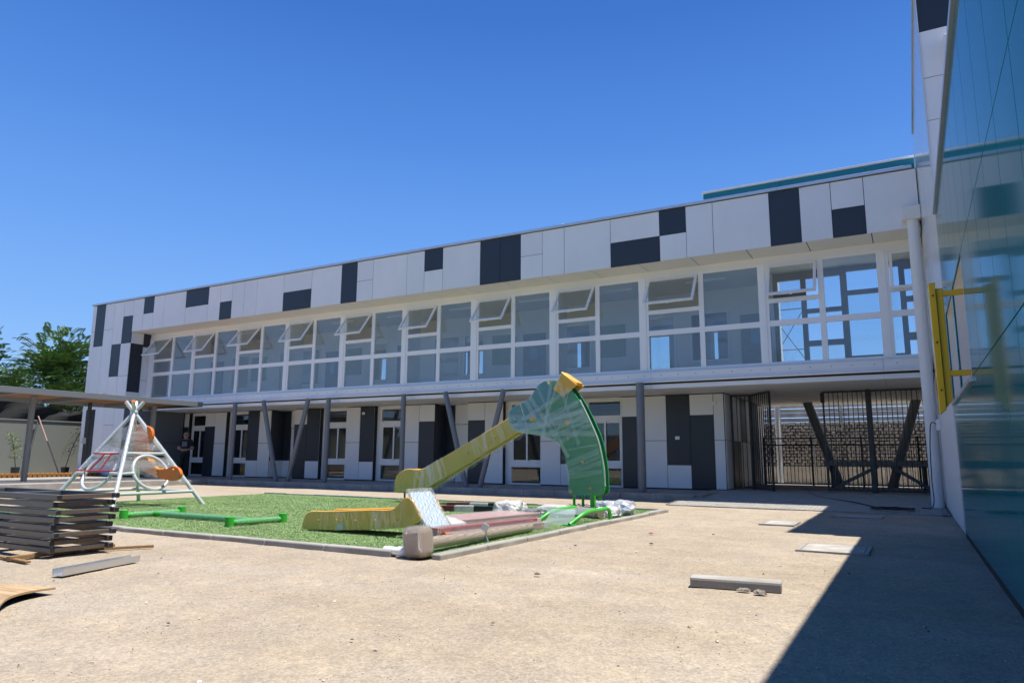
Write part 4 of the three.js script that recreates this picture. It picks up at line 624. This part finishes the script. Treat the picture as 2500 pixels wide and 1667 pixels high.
  // torn film hanging under the chute
  seed = 61; const ft = []; for (let k = 0; k < 9; k++) { const u = k / 8, x = -10 + 2.3 * u, y = .38 + 1.2 * u; const g = new THREE.PlaneGeometry(.42, .14, 8, 3); const p = g.attributes.position; for (let i = 0; i < p.count; i++) p.setXYZ(i, p.getX(i), p.getY(i) + rr(-.025, .025), rr(-.03, .03)); g.rotateZ(.48); g.translate(x, y - .09, -13.74); ft.push(g); } const fm = merge(ft); fm.computeVertexNormals(); add(t, 'film_tatters', fm, M.filmAir);
}
// ------------------------------------------------------------------ low slide lying on the turf
{
  const t = thing('toddler_slide', 'small yellow toddler slide wrapped in film lying low on the turf', 'slide', [-6.8, 0, -8]);
  const side = [[-7.87, .05], [-7.87, .11], [-7.83, .2], [-7.76, .265], [-7.37, .295], [-6.6, .345], [-6.2, .375], [-6.1, .45], [-6.03, .515], [-5.95, .53], [-5.88, .49], [-5.78, .36], [-5.72, .27], [-5.83, .20], [-5.99, .15], [-7.7, .035]];
  for (const z of [-7.75, -8.27]) { const p = add(t, 'side_panel', slab(smooth(side, 3), z - .015, z + .015, .006, 2), M.slide); add(p, 'rim', tube(side.slice(2, 12).map(q => V(q[0], q[1], z)), .016, 60, 8), M.slideEdge); if (z > -8) for (const [x, y] of [[-7.55, .17], [-7.2, .19], [-6.85, .2], [-6.5, .22], [-6.1, .24], [-5.9, .3]]) add(p, 'bolt_cap', new THREE.SphereGeometry(.02, 10, 8).translate(x, y, z + .015), M.slideEdge); }
  add(t, 'film_sheet', filmSheet(smooth(side, 3), -7.727, 1.7, .007, .016, 703), M.filmSheet);
  add(t, 'film_bands', filmBands(smooth(side, 3), -7.715, 1.3, 2.0, 22, .03, .009, 804, .006), M.filmBand);
  add(t, 'chute', bar(V(-7.8, .12, -8.01), V(-6.15, .24, -8.01), .48, .02), M.slide);
  add(t, 'step_board', rbx(-.28, .28, -.25, .25, -.012, .012, .006).rotateX(-Math.PI / 2).rotateZ(-.95).translate(-5.80, .38, -8.01), M.blueFilm);
  add(t, 'step_film', rbx(-.33, .33, -.29, .29, -.02, .02, .012).rotateX(-Math.PI / 2).rotateZ(-.95).translate(-5.79, .385, -8.01), M.film);
  for (const z of [-7.8, -8.2]) add(t, 'leg', rod(V(-5.66, .0, z), V(-5.84, .36, z), .022, .022, 10), M.tipi);
  add(t, 'label_sticker', bx(-7.17, -7.07, .065, .135, -7.7325, -7.725), M.blueFilm);
  add(t, 'tip_film', new THREE.SphereGeometry(.09, 14, 10).scale(1.3, .45, 2.6).translate(-7.9, .05, -8.0), M.film);
}
// ------------------------------------------------------------------ other parts waiting on the turf
{
  const t = thing('seesaw_frame', 'green tube frame with four short stubs wrapped in film on the turf', 'frame', [-10.4, .01, -8]);
  const A = V(-11.75, .075, -7.45), Bq = V(-11.72, .075, -8.53), Cq = V(-9.17, .075, -7.51), D = V(-9.04, .075, -8.45);
  for (const p of [A, Bq, Cq, D]) add(t, 'stub', rod(V(p.x, .01, p.z), V(p.x, .16, p.z), .068, .068, 18), M.greenTube);
  const m1 = A.clone().lerp(Bq, .5), m2 = Cq.clone().lerp(D, .5);
  for (const [a, b] of [[A, Bq], [Cq, D], [m1, m2]]) { add(t, 'tube', rod(a, b, .042, .042, 14), M.greenTube); add(t, 'wrapping', rod(a.clone().lerp(b, .1), a.clone().lerp(b, .9), .052, .050, 14, false), M.film); }
}
{
  const t = thing('wrapped_post', 'long kraft paper wrapped post with round head lying along the kerb', 'post', [-4.8, 0, -7.8]);
  const a = V(-4.80, .13, -6.52), b = V(-4.95, .08, -9.35); add(t, 'shaft', rod(a, b, .066, .062, 20), M.card); add(t, 'shaft_film', rod(a, b, .071, .067, 20), M.film);
  add(t, 'head', new RoundedBoxGeometry(.30, .335, .24, 4, .085).rotateZ(.12).translate(-4.78, .165, -6.42), M.card); add(t, 'head_film', new RoundedBoxGeometry(.315, .35, .255, 4, .085).rotateZ(.12).translate(-4.78, .172, -6.42), M.film);
  for (const [y, a] of [[.04, .5], [.2, -.4]]) add(t, 'bracket', rbx(-.045, .045, -.05, .05, -.01, .01, .004).rotateZ(a).translate(-4.83, y, -7.9), M.zinc);
}
{
  const t = thing('wrapped_beam', 'maroon beam bundle wrapped in shiny film behind the kraft paper post', 'beam', [-5.3, 0, -8.7]);
  add(t, 'beam', bar(V(-5.5, .10, -7.75), V(-5.2, .10, -9.95), .15, .14, .01), M.maroon2 || (M.maroon2 = mat('rose_board', [.40, .09, .10], .45))); add(t, 'beam', bar(V(-5.28, .07, -7.75), V(-5.02, .07, -9.9), .11, .10, .01), M.pink);
  add(t, 'film', bar(V(-5.5, .105, -7.70), V(-5.2, .105, -9.8), .18, .17, .02), M.film); add(t, 'film', bar(V(-5.28, .075, -7.70), V(-5.02, .075, -9.8), .13, .125, .02), M.film);
  add(t, 'end_cap', bar(V(-5.2, .10, -9.9), V(-5.18, .10, -10.05), .13, .12), M.tipi); add(t, 'end_cap', bar(V(-5.02, .07, -9.85), V(-5.0, .07, -10.0), .1, .09), M.tipi);
  add(t, 'orange_end', rod(V(-5.33, .07, -7.70), V(-5.31, .07, -7.9), .06, .05, 12), M.orange);
}
{
  const t = thing('wrapped_board', 'flat dusty pink board under film lying behind the maroon beam', 'board', [-6.1, 0, -10]);
  add(t, 'board', rbx(-.42, .42, .06, .17, -1.15, 1.15, .01).rotateY(-.16).translate(-6.12, 0, -9.75), M.pink); add(t, 'film', rbx(-.45, .45, .055, .182, -1.2, 1.2, .03).rotateY(-.16).translate(-6.12, 0, -9.75), M.film); add(t, 'spacer', rbx(-.3, .3, .0, .048, -.05, .05, .004).translate(-6.1, 0, -9.2), M.timber); add(t, 'spacer', rbx(-.3, .3, .0, .048, -.05, .05, .004).translate(-6.1, 0, -10.4), M.timber);
  const c = thing('crumpled_film', 'crumpled olive grey wrapping under the end of the toddler slide', 'wrapping', [-6.1, 0, -8.6]); const g = new THREE.SphereGeometry(.3, 22, 14), p = g.attributes.position; for (let i = 0; i < p.count; i++) { const f = .75 + .45 * fbm(p.getX(i) * 9 + 20, p.getY(i) * 9 + p.getZ(i) * 7 + 20, 4096, 401, 3); p.setXYZ(i, p.getX(i) * f * 1.5, Math.max(0, p.getY(i) * f * .5 + .08), p.getZ(i) * f); } g.computeVertexNormals(); g.translate(-6.15, .0, -8.75); add(c, 'wrapping', g, M.bag);
}
{ // dark square posts with film collars
  for (const [a, b, label] of [[V(-8.75, .07, -12.75), V(-7.55, .07, -13.2), 'maroon square post with film collar and black end, farther of two'], [V(-8.5, .07, -11.8), V(-7.36, .07, -12.32), 'maroon square post with film collar and black end, nearer of two']]) {
    const t = thing('square_post', label, 'post', [(a.x + b.x) / 2, 0, (a.z + b.z) / 2], 'maroon posts on the turf'), m = a.clone().lerp(b, .42), n = a.clone().lerp(b, .7);
    add(t, 'sleeve', bar(a, m, .13, .13, .008), M.maroon); add(t, 'film_collar', bar(m.clone().lerp(a, .1), n, .15, .145, .03), M.foilFilm || (M.foilFilm = mat('bunched_film', [.78, .79, .79], .3, { transmission: .3, thickness: 0, bumpMap: rep(T.wrinkle, 4), bumpScale: .02 }))); add(t, 'end', bar(n, b, .12, .12, .004), M.black);
  }
}
function lump(name, label, cat, c, s, m, sd, amp = .5, boxy = .35) { const g = new THREE.SphereGeometry(1, 34, 22), p = g.attributes.position; for (let i = 0; i < p.count; i++) { const x = p.getX(i), y = p.getY(i), z = p.getZ(i), f = 1 - amp / 2 + amp * fbm(x * 3 + 30 + sd, y * 3 + z * 2.6 + 30, 4096, sd, 4); const k = 1 / Math.max(Math.abs(x), Math.abs(y), Math.abs(z)) * boxy + 1 - boxy; p.setXYZ(i, x * f * k * s[0], Math.max(-c[1] + .004, y * f * k * s[1]), z * f * k * s[2]); } g.computeVertexNormals(); let q = metreUV(g.toNonIndexed()); q.computeVertexNormals(); q.translate(...c); return single(name, label, cat, q, m, [c[0], 0, c[2]]); }
lump('film_bundle', 'crumpled clear film bundle with yellow parts behind the pink board', 'bundle', [-6.35, .13, -11.25], [.26, .2, .3], M.bag, 501);
lump('parts_bag', 'dark grey plastic bag of fittings beside the crumpled film bundle', 'bag', [-5.85, .09, -11.1], [.16, .13, .22], mat('grey_bag', [.16, .17, .18], .35, { bumpMap: rep(T.wrinkle, 3), bumpScale: .015 }), 502);
lump('film_bundle', 'low pale film bundle between the clear sheet and the dinosaur legs', 'bundle', [-5.85, .1, -12.0], [.38, .13, .26], M.bag, 503);
lump('foil_package', 'crinkled silver white foil package at the turf corner', 'package', [-5.05, .12, -13.1], [.36, .16, .3], M.foil, 504, .9);
lump('foil_package', 'smaller crinkled pale package in front of the silver foil package', 'package', [-4.95, .09, -12.45], [.22, .11, .24], M.bag, 505, .8);
{ const t = thing('wrapped_roll', 'pinkish roll wrapped in film beside the foil package', 'roll', [-5.3, 0, -12.3]); add(t, 'roll', rod(V(-5.75, .1, -12.5), V(-4.98, .1, -12.0), .085, .09, 18), M.pink); add(t, 'film', rod(V(-5.75, .1, -12.5), V(-5.0, .1, -12.02), .096, .1, 14), M.film); add(t, 'paper_end', rod(V(-5.02, .1, -12.03), V(-4.9, .1, -11.95), .08, .07, 16), M.card); }
{
  const t = thing('clear_seat', 'bright green tube frame holding a clear bent sheet on the turf', 'seat', [-5.1, 0, -10.9]);
  const leg = (x0, x1, z) => [V(x0, .04, z + .35), V(x0 + .13, .2, z + .05), V(x1, .22, z - .55), V(x1 + .05, .21, z - .85), V(x1 + .06, .03, z - .9)];
  for (const [a, b] of [[-5.42, -5.30], [-4.82, -4.68]]) { add(t, 'tube', tube(leg(a, b, -10.8), .034, 40, 10), M.greenTube); add(t, 'foot', rod(V(a - .12, .03, -10.45), V(a + .12, .03, -10.45), .018, .018, 8), M.greenTube); }
  const g = new THREE.PlaneGeometry(.52, .85, 8, 10); g.rotateX(-Math.PI / 2 + .06); g.translate(-5.02, .205, -11.15); add(t, 'clear_sheet', g, mat('clear_sheet', [.82, .90, .90], .08, { transmission: .72, thickness: 0, side: THREE.DoubleSide })); const g2 = new THREE.PlaneGeometry(.52, .36, 6, 4); g2.rotateX(-.62); g2.translate(-5.08, .115, -10.62); add(t, 'clear_sheet', g2, t.children[t.children.length - 1].material);
}
{ const t = thing('pvc_pipe', 'short white plastic pipe joint at the turf kerb corner', 'pipe', [-5.0, 0, -6.4]); add(t, 'pipe', rod(V(-5.25, .05, -6.44), V(-4.9, .05, -6.42), .045, .045, 16), M.pvc); add(t, 'socket', rod(V(-5.05, .05, -6.43), V(-4.95, .05, -6.425), .053, .053, 16), M.pvc); }

// ------------------------------------------------------------------ stacked steel frames
{
  seed = 71; let y = .045; const n = 8;
  for (let i = 0; i < n; i++) {
    const where = ['lowest', 'second lowest', 'third from the ground', 'fourth from the ground', 'fourth from the top', 'third from the top', 'second highest', 'topmost'][i];
    const t = thing('steel_frame', `grey steel tube frame in the stack on timber strips, ${where}`, 'frame', [-9.2, y, -4.6], 'stacked steel frames'), h = .056, w = .06;
    const xr = -8.03 + [.0, -.005, .03, -.01, .015, .025, -.01, .03][i], z0 = -4.96, z1 = -4.34, o = [0, .01, -.01, .008, 0, -.008, .01, 0][i];
    for (const [z, e] of [[z1, 0], [z0, rr(-.01, .035)]]) { const outer = rbx(-11.2, xr + e, y, y + h, z - w / 2 + o, z + w / 2 + o, .006), r = add(t, 'rail', outer, M.steel); add(r, 'tube_mouth', bx(xr + e, xr + e + .0015, y + .006, y + h - .006, z - w / 2 + o + .006, z + w / 2 + o - .006), M.black); }
    for (const x of [xr - .05, -9.1, -10.4]) add(t, 'cross_bar', rbx(x - w / 2, x + w / 2, y + .004, y + h - .004, z0 + w / 2 + o + .002, z1 - w / 2 + o - .002, .005), x === xr - .05 ? M.steelRust : M.steel);
    y += h + rr(.020, .027);
  }
  const s = (label, a, b, w, h, m = M.timber) => single('timber_strip', label, 'timber', bar(a, b, w, h, .003), m, [(a.x + b.x) / 2, 0, (a.z + b.z) / 2], 'timber strips under the frames');
  s('timber strip under the front corner of the stacked steel frames', V(-8.2, .022, -4.0), V(-8.35, .022, -5.2), .07, .042); s('long timber strip poking out behind the stacked steel frames', V(-8.35, .018, -4.7), V(-7.95, .018, -5.45), .05, .03); s('loose thin timber strip on the sand beside the stacked frames', V(-8.9, .012, -4.1), V(-7.85, .012, -4.02), .05, .022);
}
{ // zinc channel
  const t = thing('zinc_channel', 'short galvanised steel channel lying open on the sand', 'channel', [-6.9, 0, -4.2]); const a = V(-6.80, 0, -3.74), b = V(-7.08, 0, -4.66), d = b.clone().sub(a).normalize(), n = V(-d.z, 0, d.x); const sh = (k, y) => [a.clone().addScaledVector(n, k).setY(y), b.clone().addScaledVector(n, k).setY(y)];
  add(t, 'web', bar(...sh(0, .004), .11, .004), M.zinc); for (const k of [-.055, .055]) add(t, 'flange', bar(...sh(k, .035), .004, .06), M.zinc); add(t, 'clip', bar(b.clone().addScaledVector(n, -.06).addScaledVector(d, -.22).setY(.035), b.clone().addScaledVector(n, -.06).addScaledVector(d, -.16).setY(.035), .004, .04), M.zinc);
}
{ // warped plywood
  const pts = [[-6.0, -3.3], [-5.36, -2.60], [-6.2, -1.9], [-7.5, -2.2], [-7.4, -3.0], [-6.7, -3.1]], s = new THREE.Shape(pts.map(p => new THREE.Vector2(p[0], -p[1]))); const nx = 26, nz = 22; const top = [], u = [];
  const g = new THREE.PlaneGeometry(1, 1, nx, nz), p = g.attributes.position; const A = V(-6.0, 0, -3.3), E1 = V(.66, 0, .72), E2 = V(-1.35, 0, .24);
  const mk = (dy) => { const q = g.clone(), r = q.attributes.position; for (let i = 0; i < r.count; i++) { const a = r.getX(i) + .5, b = r.getY(i) + .5, w = V().copy(A).addScaledVector(E1, a).addScaledVector(E2, b + .13 * Math.sin(Math.PI * a) * (1 - b)); r.setXYZ(i, w.x, .008 + .020 * Math.pow(1 - b, 3) + .012 * Math.sin(a * 3 + b * 2) + dy, w.z); } q.computeVertexNormals(); return q; };
  const a = mk(.016), b = mk(0), pa = a.attributes.position, pb = b.attributes.position, pos = [], W = nx + 1, Hn = nz + 1, quad = (A1, B1, C1, D1) => { for (const k of [A1, B1, C1, A1, C1, D1]) pos.push(k[0], k[1], k[2]); }, P = (q, i) => [q.getX(i), q.getY(i), q.getZ(i)];
  for (let i = 0; i < nx; i++) { quad(P(pb, i), P(pb, i + 1), P(pa, i + 1), P(pa, i)); const k = nz * W + i; quad(P(pb, k), P(pb, k + 1), P(pa, k + 1), P(pa, k)); } for (let j = 0; j < nz; j++) { const k = j * W, l = k + nx; quad(P(pb, k), P(pb, k + W), P(pa, k + W), P(pa, k)); quad(P(pb, l), P(pb, l + W), P(pa, l + W), P(pa, l)); }
  const e = new THREE.BufferGeometry(); e.setAttribute('position', new THREE.BufferAttribute(new Float32Array(pos), 3)); e.computeVertexNormals(); e.setAttribute('uv', new THREE.BufferAttribute(new Float32Array(pos.length / 3 * 2), 2)); const fl = b.clone(); fl.index.array.reverse();
  const sc = metreUV(a.toNonIndexed()); single('plywood_sheet', 'warped plywood sheet with white scuffs on the sand at the picture corner', 'plywood', merge([sc, metreUV(fl.toNonIndexed()), e]), M.ply, [-6.2, 0, -2.8]);
}
{ // loose kerb stone
  const g = slab([[-.1, 0], [.105, 0], [.105, .07], [.095, .088], [.075, .096], [-.075, .1], [-.095, .09], [-.1, .07]], -.37, .37, .006); g.scale(1, .82, 1); g.rotateY(Math.PI / 2 + .13); g.translate(-1.40, -.004, -6.42); single('kerb_block', 'loose grey concrete kerb block lying on the sand', 'kerb', metreUV(g.index ? g.toNonIndexed() : g), M.concrete, [-1.4, 0, -6.42]);
  seed = 83; for (let k = 0; k < 2; k++) lump('sand_clump', ['small sand clump at the middle of the kerb block', 'larger sand clump by the end of the kerb block', 'tiny sand clump before the kerb block', 'low sand clump in front of the kerb block middle', 'small sand clump past the kerb block end'][k], 'sand', [[-1.3, -1.16, -1.42, -1.26, -.98][k], .005, [-6.27, -6.2, -6.23, -6.24, -6.28][k]], [[.05, .05, .03][k], [.022, .028, .014][k], .03], mat('clumped_sand', [.46, .40, .31], .95, { bumpMap: rep(T.sandBump, 2), bumpScale: .02 }), 510 + k, .9, 0);
}
for (const [x0, x1, z0, z1, label] of [[-2.36, -1.80, -13.6, -12.75, 'small pale concrete inspection cover in the sunlit sand'], [-1.32, -.52, -10.22, -9.35, 'large pale concrete inspection cover half in the wing shadow'], [-1.46, -.58, -15.85, -15.2, 'shaded inspection cover near the paving stones']]) {
  const t = thing('inspection_cover', label, 'cover', [(x0 + x1) / 2, 0, (z0 + z1) / 2], 'inspection covers'); add(t, 'rim', merge(frameRect(x0, x1, 0, 1, .05, 0, 1).length ? [rbx(x0, x1, -.05, .012, z0, z0 + .05, .004), rbx(x0, x1, -.05, .012, z1 - .05, z1, .004), rbx(x0, x0 + .05, -.05, .0115, z0 + .05, z1 - .05, .004), rbx(x1 - .05, x1, -.05, .0115, z0 + .05, z1 - .05, .004)] : []), M.concrete); add(t, 'lid', rbx(x0 + .056, x1 - .056, -.05, .010, z0 + .056, z1 - .056, .004), M.slab);
}
single('concrete_slab', 'thin pale concrete strip sunk in sand behind the dinosaur slide', 'slab', rbx(-7.0, -5.9, -.05, .01, -16.2, -15.5, .004), M.slab, [-6.4, 0, -15.8]);
seed = 91;
[[-3.4, -10.2, .035, [.55, .2, .14], 'small broken red brick piece on the sand'], [-3.75, -8.3, .02, [.12, .1, .08], 'tiny dark clod on the sand near the turf kerb'], [-3.0, -9.0, .026, [.13, .1, .07], 'dark clod on the open sand before the kerb block'], [-3.15, -6.1, .03, [.25, .2, .15], 'brown splinter of wood on the open sand'], [-2.6, -10.6, .022, [.2, .17, .13], 'small brown stone near the sunlit inspection cover'], [-4.3, -3.1, .014, [.1, .08, .06], 'tiny dark clod on the near sand'], [-3.0, -3.4, .012, [.12, .1, .08], 'tiny brown clod on the near sand'], [-2.5, -4.2, .012, [.15, .12, .09], 'tiny twig end on the near sand']].forEach(([x, z, s, c, l], i) => lump('clod', l, 'clod', [x, s * .3, z], [s * .95, s * .5, s * .65], mat('clod', c, .9), 600 + i, .9, 0));

{
  const t = thing('indoor_slide', 'orange slide trough seen through the ground floor window behind the dinosaur', 'slide', [-8.9, .18, -23.6]);
  for (const z of [-23.5, -23.95]) { add(t, 'cheek', slab([[-9.78, .98], [-8.95, 1.45], [-8.95, 1.86], [-9.78, 1.36]], z - .015, z + .015, .004), M.orange); add(t, 'leg', rod(V(-9.0, .18, z - .03), V(-9.0, 1.5, z - .03), .025, .025, 8), M.tipi); add(t, 'leg', rod(V(-9.7, .18, z - .03), V(-9.7, 1.1, z - .03), .025, .025, 8), M.tipi); }
  add(t, 'chute', bar(V(-9.78, 1.02, -23.725), V(-8.95, 1.49, -23.725), .42, .02), M.orange);
}
// ------------------------------------------------------------------ person under the covered walk
{
  const x = -27.35, z = -19.85, k = 1.08, y0 = .17; const J3 = (a, b, c) => V(a * k, b * k, c * k);
  const bones = [[J3(-.09, .08, 0), .055, J3(-.10, .48, .02), .065], [J3(.10, .08, .02), .055, J3(.10, .48, .03), .065], [J3(-.10, .48, .02), .068, J3(-.09, .90, 0), .095], [J3(.10, .48, .03), .068, J3(.09, .90, 0), .095], [J3(-.09, .05, .02), .045, J3(-.10, .04, .16), .04], [J3(.10, .05, .04), .045, J3(.12, .04, .18), .04],
    [J3(0, .92, 0), .15, J3(0, 1.18, .0), .15], [J3(0, 1.18, 0), .155, J3(0, 1.40, -.01), .135], [J3(-.11, 1.42, 0), .085, J3(.11, 1.42, 0), .085], [J3(0, 1.42, 0), .06, J3(0, 1.54, .03), .055],
    [J3(-.19, 1.42, 0), .068, J3(-.25, 1.14, .01), .052], [J3(.19, 1.42, 0), .068, J3(.26, 1.14, .01), .052], [J3(-.25, 1.14, .01), .05, J3(-.08, 1.06, .22), .036], [J3(.26, 1.14, .01), .05, J3(.08, 1.07, .22), .036],
    [J3(0, 1.62, .05), .09, J3(0, 1.68, .035), .098], [J3(0, 1.60, .11), .03, J3(0, 1.63, .135), .014], [J3(-.085, 1.63, .04), .018, J3(-.09, 1.66, .035), .018], [J3(.085, 1.63, .04), .018, J3(.09, 1.66, .035), .018],
    ...[-.03, -.01, .01, .03].flatMap((d, i) => [[J3(-.08 + .02, 1.06 + d, .23), .013, J3(-.02, 1.055 + d, .26 + .004 * i), .010], [J3(.08 - .02, 1.07 + d, .23), .013, J3(.02, 1.065 + d, .262), .010]]), [J3(-.07, 1.09, .23), .013, J3(-.035, 1.115, .25), .011], [J3(.07, 1.10, .23), .013, J3(.035, 1.12, .25), .011]];
  const res = 96, mc = new MarchingCubes(res, M.shirt, false, false, 200000), half = 1.0; mc.isolation = 0;
  const sd = (p, b) => { const ab = b[2].clone().sub(b[0]), t = THREE.MathUtils.clamp(p.clone().sub(b[0]).dot(ab) / ab.lengthSq(), 0, 1); return p.distanceTo(b[0].clone().addScaledVector(ab, t)) - (b[1] + (b[3] - b[1]) * t) * k; };
  const q = V(); for (let c = 0; c < res; c++) for (let b = 0; b < res; b++) for (let a = 0; a < res; a++) { q.set((a / res * 2 - 1) * half, (b / res * 2 - 1) * half + .95, (c / res * 2 - 1) * half); let d = 9; if (Math.abs(q.x) < .42 && Math.abs(q.z) < .42) for (const bn of bones) { const e = sd(q, bn), h = Math.max(0, .03 - Math.abs(d - e)) / .03; d = Math.min(d, e) - h * h * .03 / 4; } else d = .5; mc.field[a + b * res + c * res * res] = -d; }
  mc.update(); const n = mc.count, P = mc.positionArray, Nn = mc.normalArray, parts = { skin: [], shirt: [], trousers: [] }, nn = { skin: [], shirt: [], trousers: [] };
  const turn = .75, cs = Math.cos(turn), sn = Math.sin(turn);
  for (let i = 0; i < n; i += 3) { let cy = 0, cx = 0, cz = 0; for (let v = 0; v < 3; v++) { cx += P[(i + v) * 3] / 3; cy += (P[(i + v) * 3 + 1] * half + .95) / 3; cz += P[(i + v) * 3 + 2] / 3; } const yy = cy / k, zz = cz / k; const w = yy < .94 ? 'trousers' : (yy > 1.49 || (Math.abs(cx) > .12 && yy < 1.22 && zz > -.2 && Math.abs(cx) / k > .17) || zz > .17) ? 'skin' : 'shirt'; for (let v = 0; v < 3; v++) { const o = (i + v) * 3, X = P[o], Y = P[o + 1] + .95, Z = P[o + 2]; parts[w].push(x + X * cs + Z * sn, y0 + Y, z - X * sn + Z * cs); nn[w].push(Nn[o] * cs + Nn[o + 2] * sn, Nn[o + 1], -Nn[o] * sn + Nn[o + 2] * cs); } }
  const t = thing('person', 'person in dark shirt and black trousers looking down under the covered walk', 'person', [x, y0, z]);
  for (const w of ['skin', 'shirt', 'trousers']) { const g = new THREE.BufferGeometry(); g.setAttribute('position', new THREE.BufferAttribute(new Float32Array(parts[w]), 3)); g.computeVertexNormals(); add(t, { skin: 'body', shirt: 'shirt', trousers: 'trousers' }[w], g, M[w]); }
  const at = (a, b, c) => [x + (a * cs + c * sn) * k, y0 + b * k, z + (-a * sn + c * cs) * k];
  add(t, 'glasses', rbx(-.075, .075, -.014, .014, -.01, .01, .006).rotateY(turn).translate(...at(0, 1.665, .135)), M.black); add(t, 'shirt_print', rbx(-.1, .1, -.1, .1, -.004, .004, .003).rotateY(turn).translate(...at(-.02, 1.3, .16)), M.vest);
  add(t, 'hair', new THREE.SphereGeometry(.105 * k, 18, 10, 0, 6.283, 0, 1.1).rotateX(-.35).translate(...at(0, 1.67, .025)), mat('short_hair', [.05, .04, .035], .8));
  add(t, 'phone', rbx(-.035, .035, -.005, .005, -.07, .07, .004).rotateX(-.6).rotateY(turn).translate(...at(0, 1.10, .265)), M.black);
}
renderer.render(scene, camera);
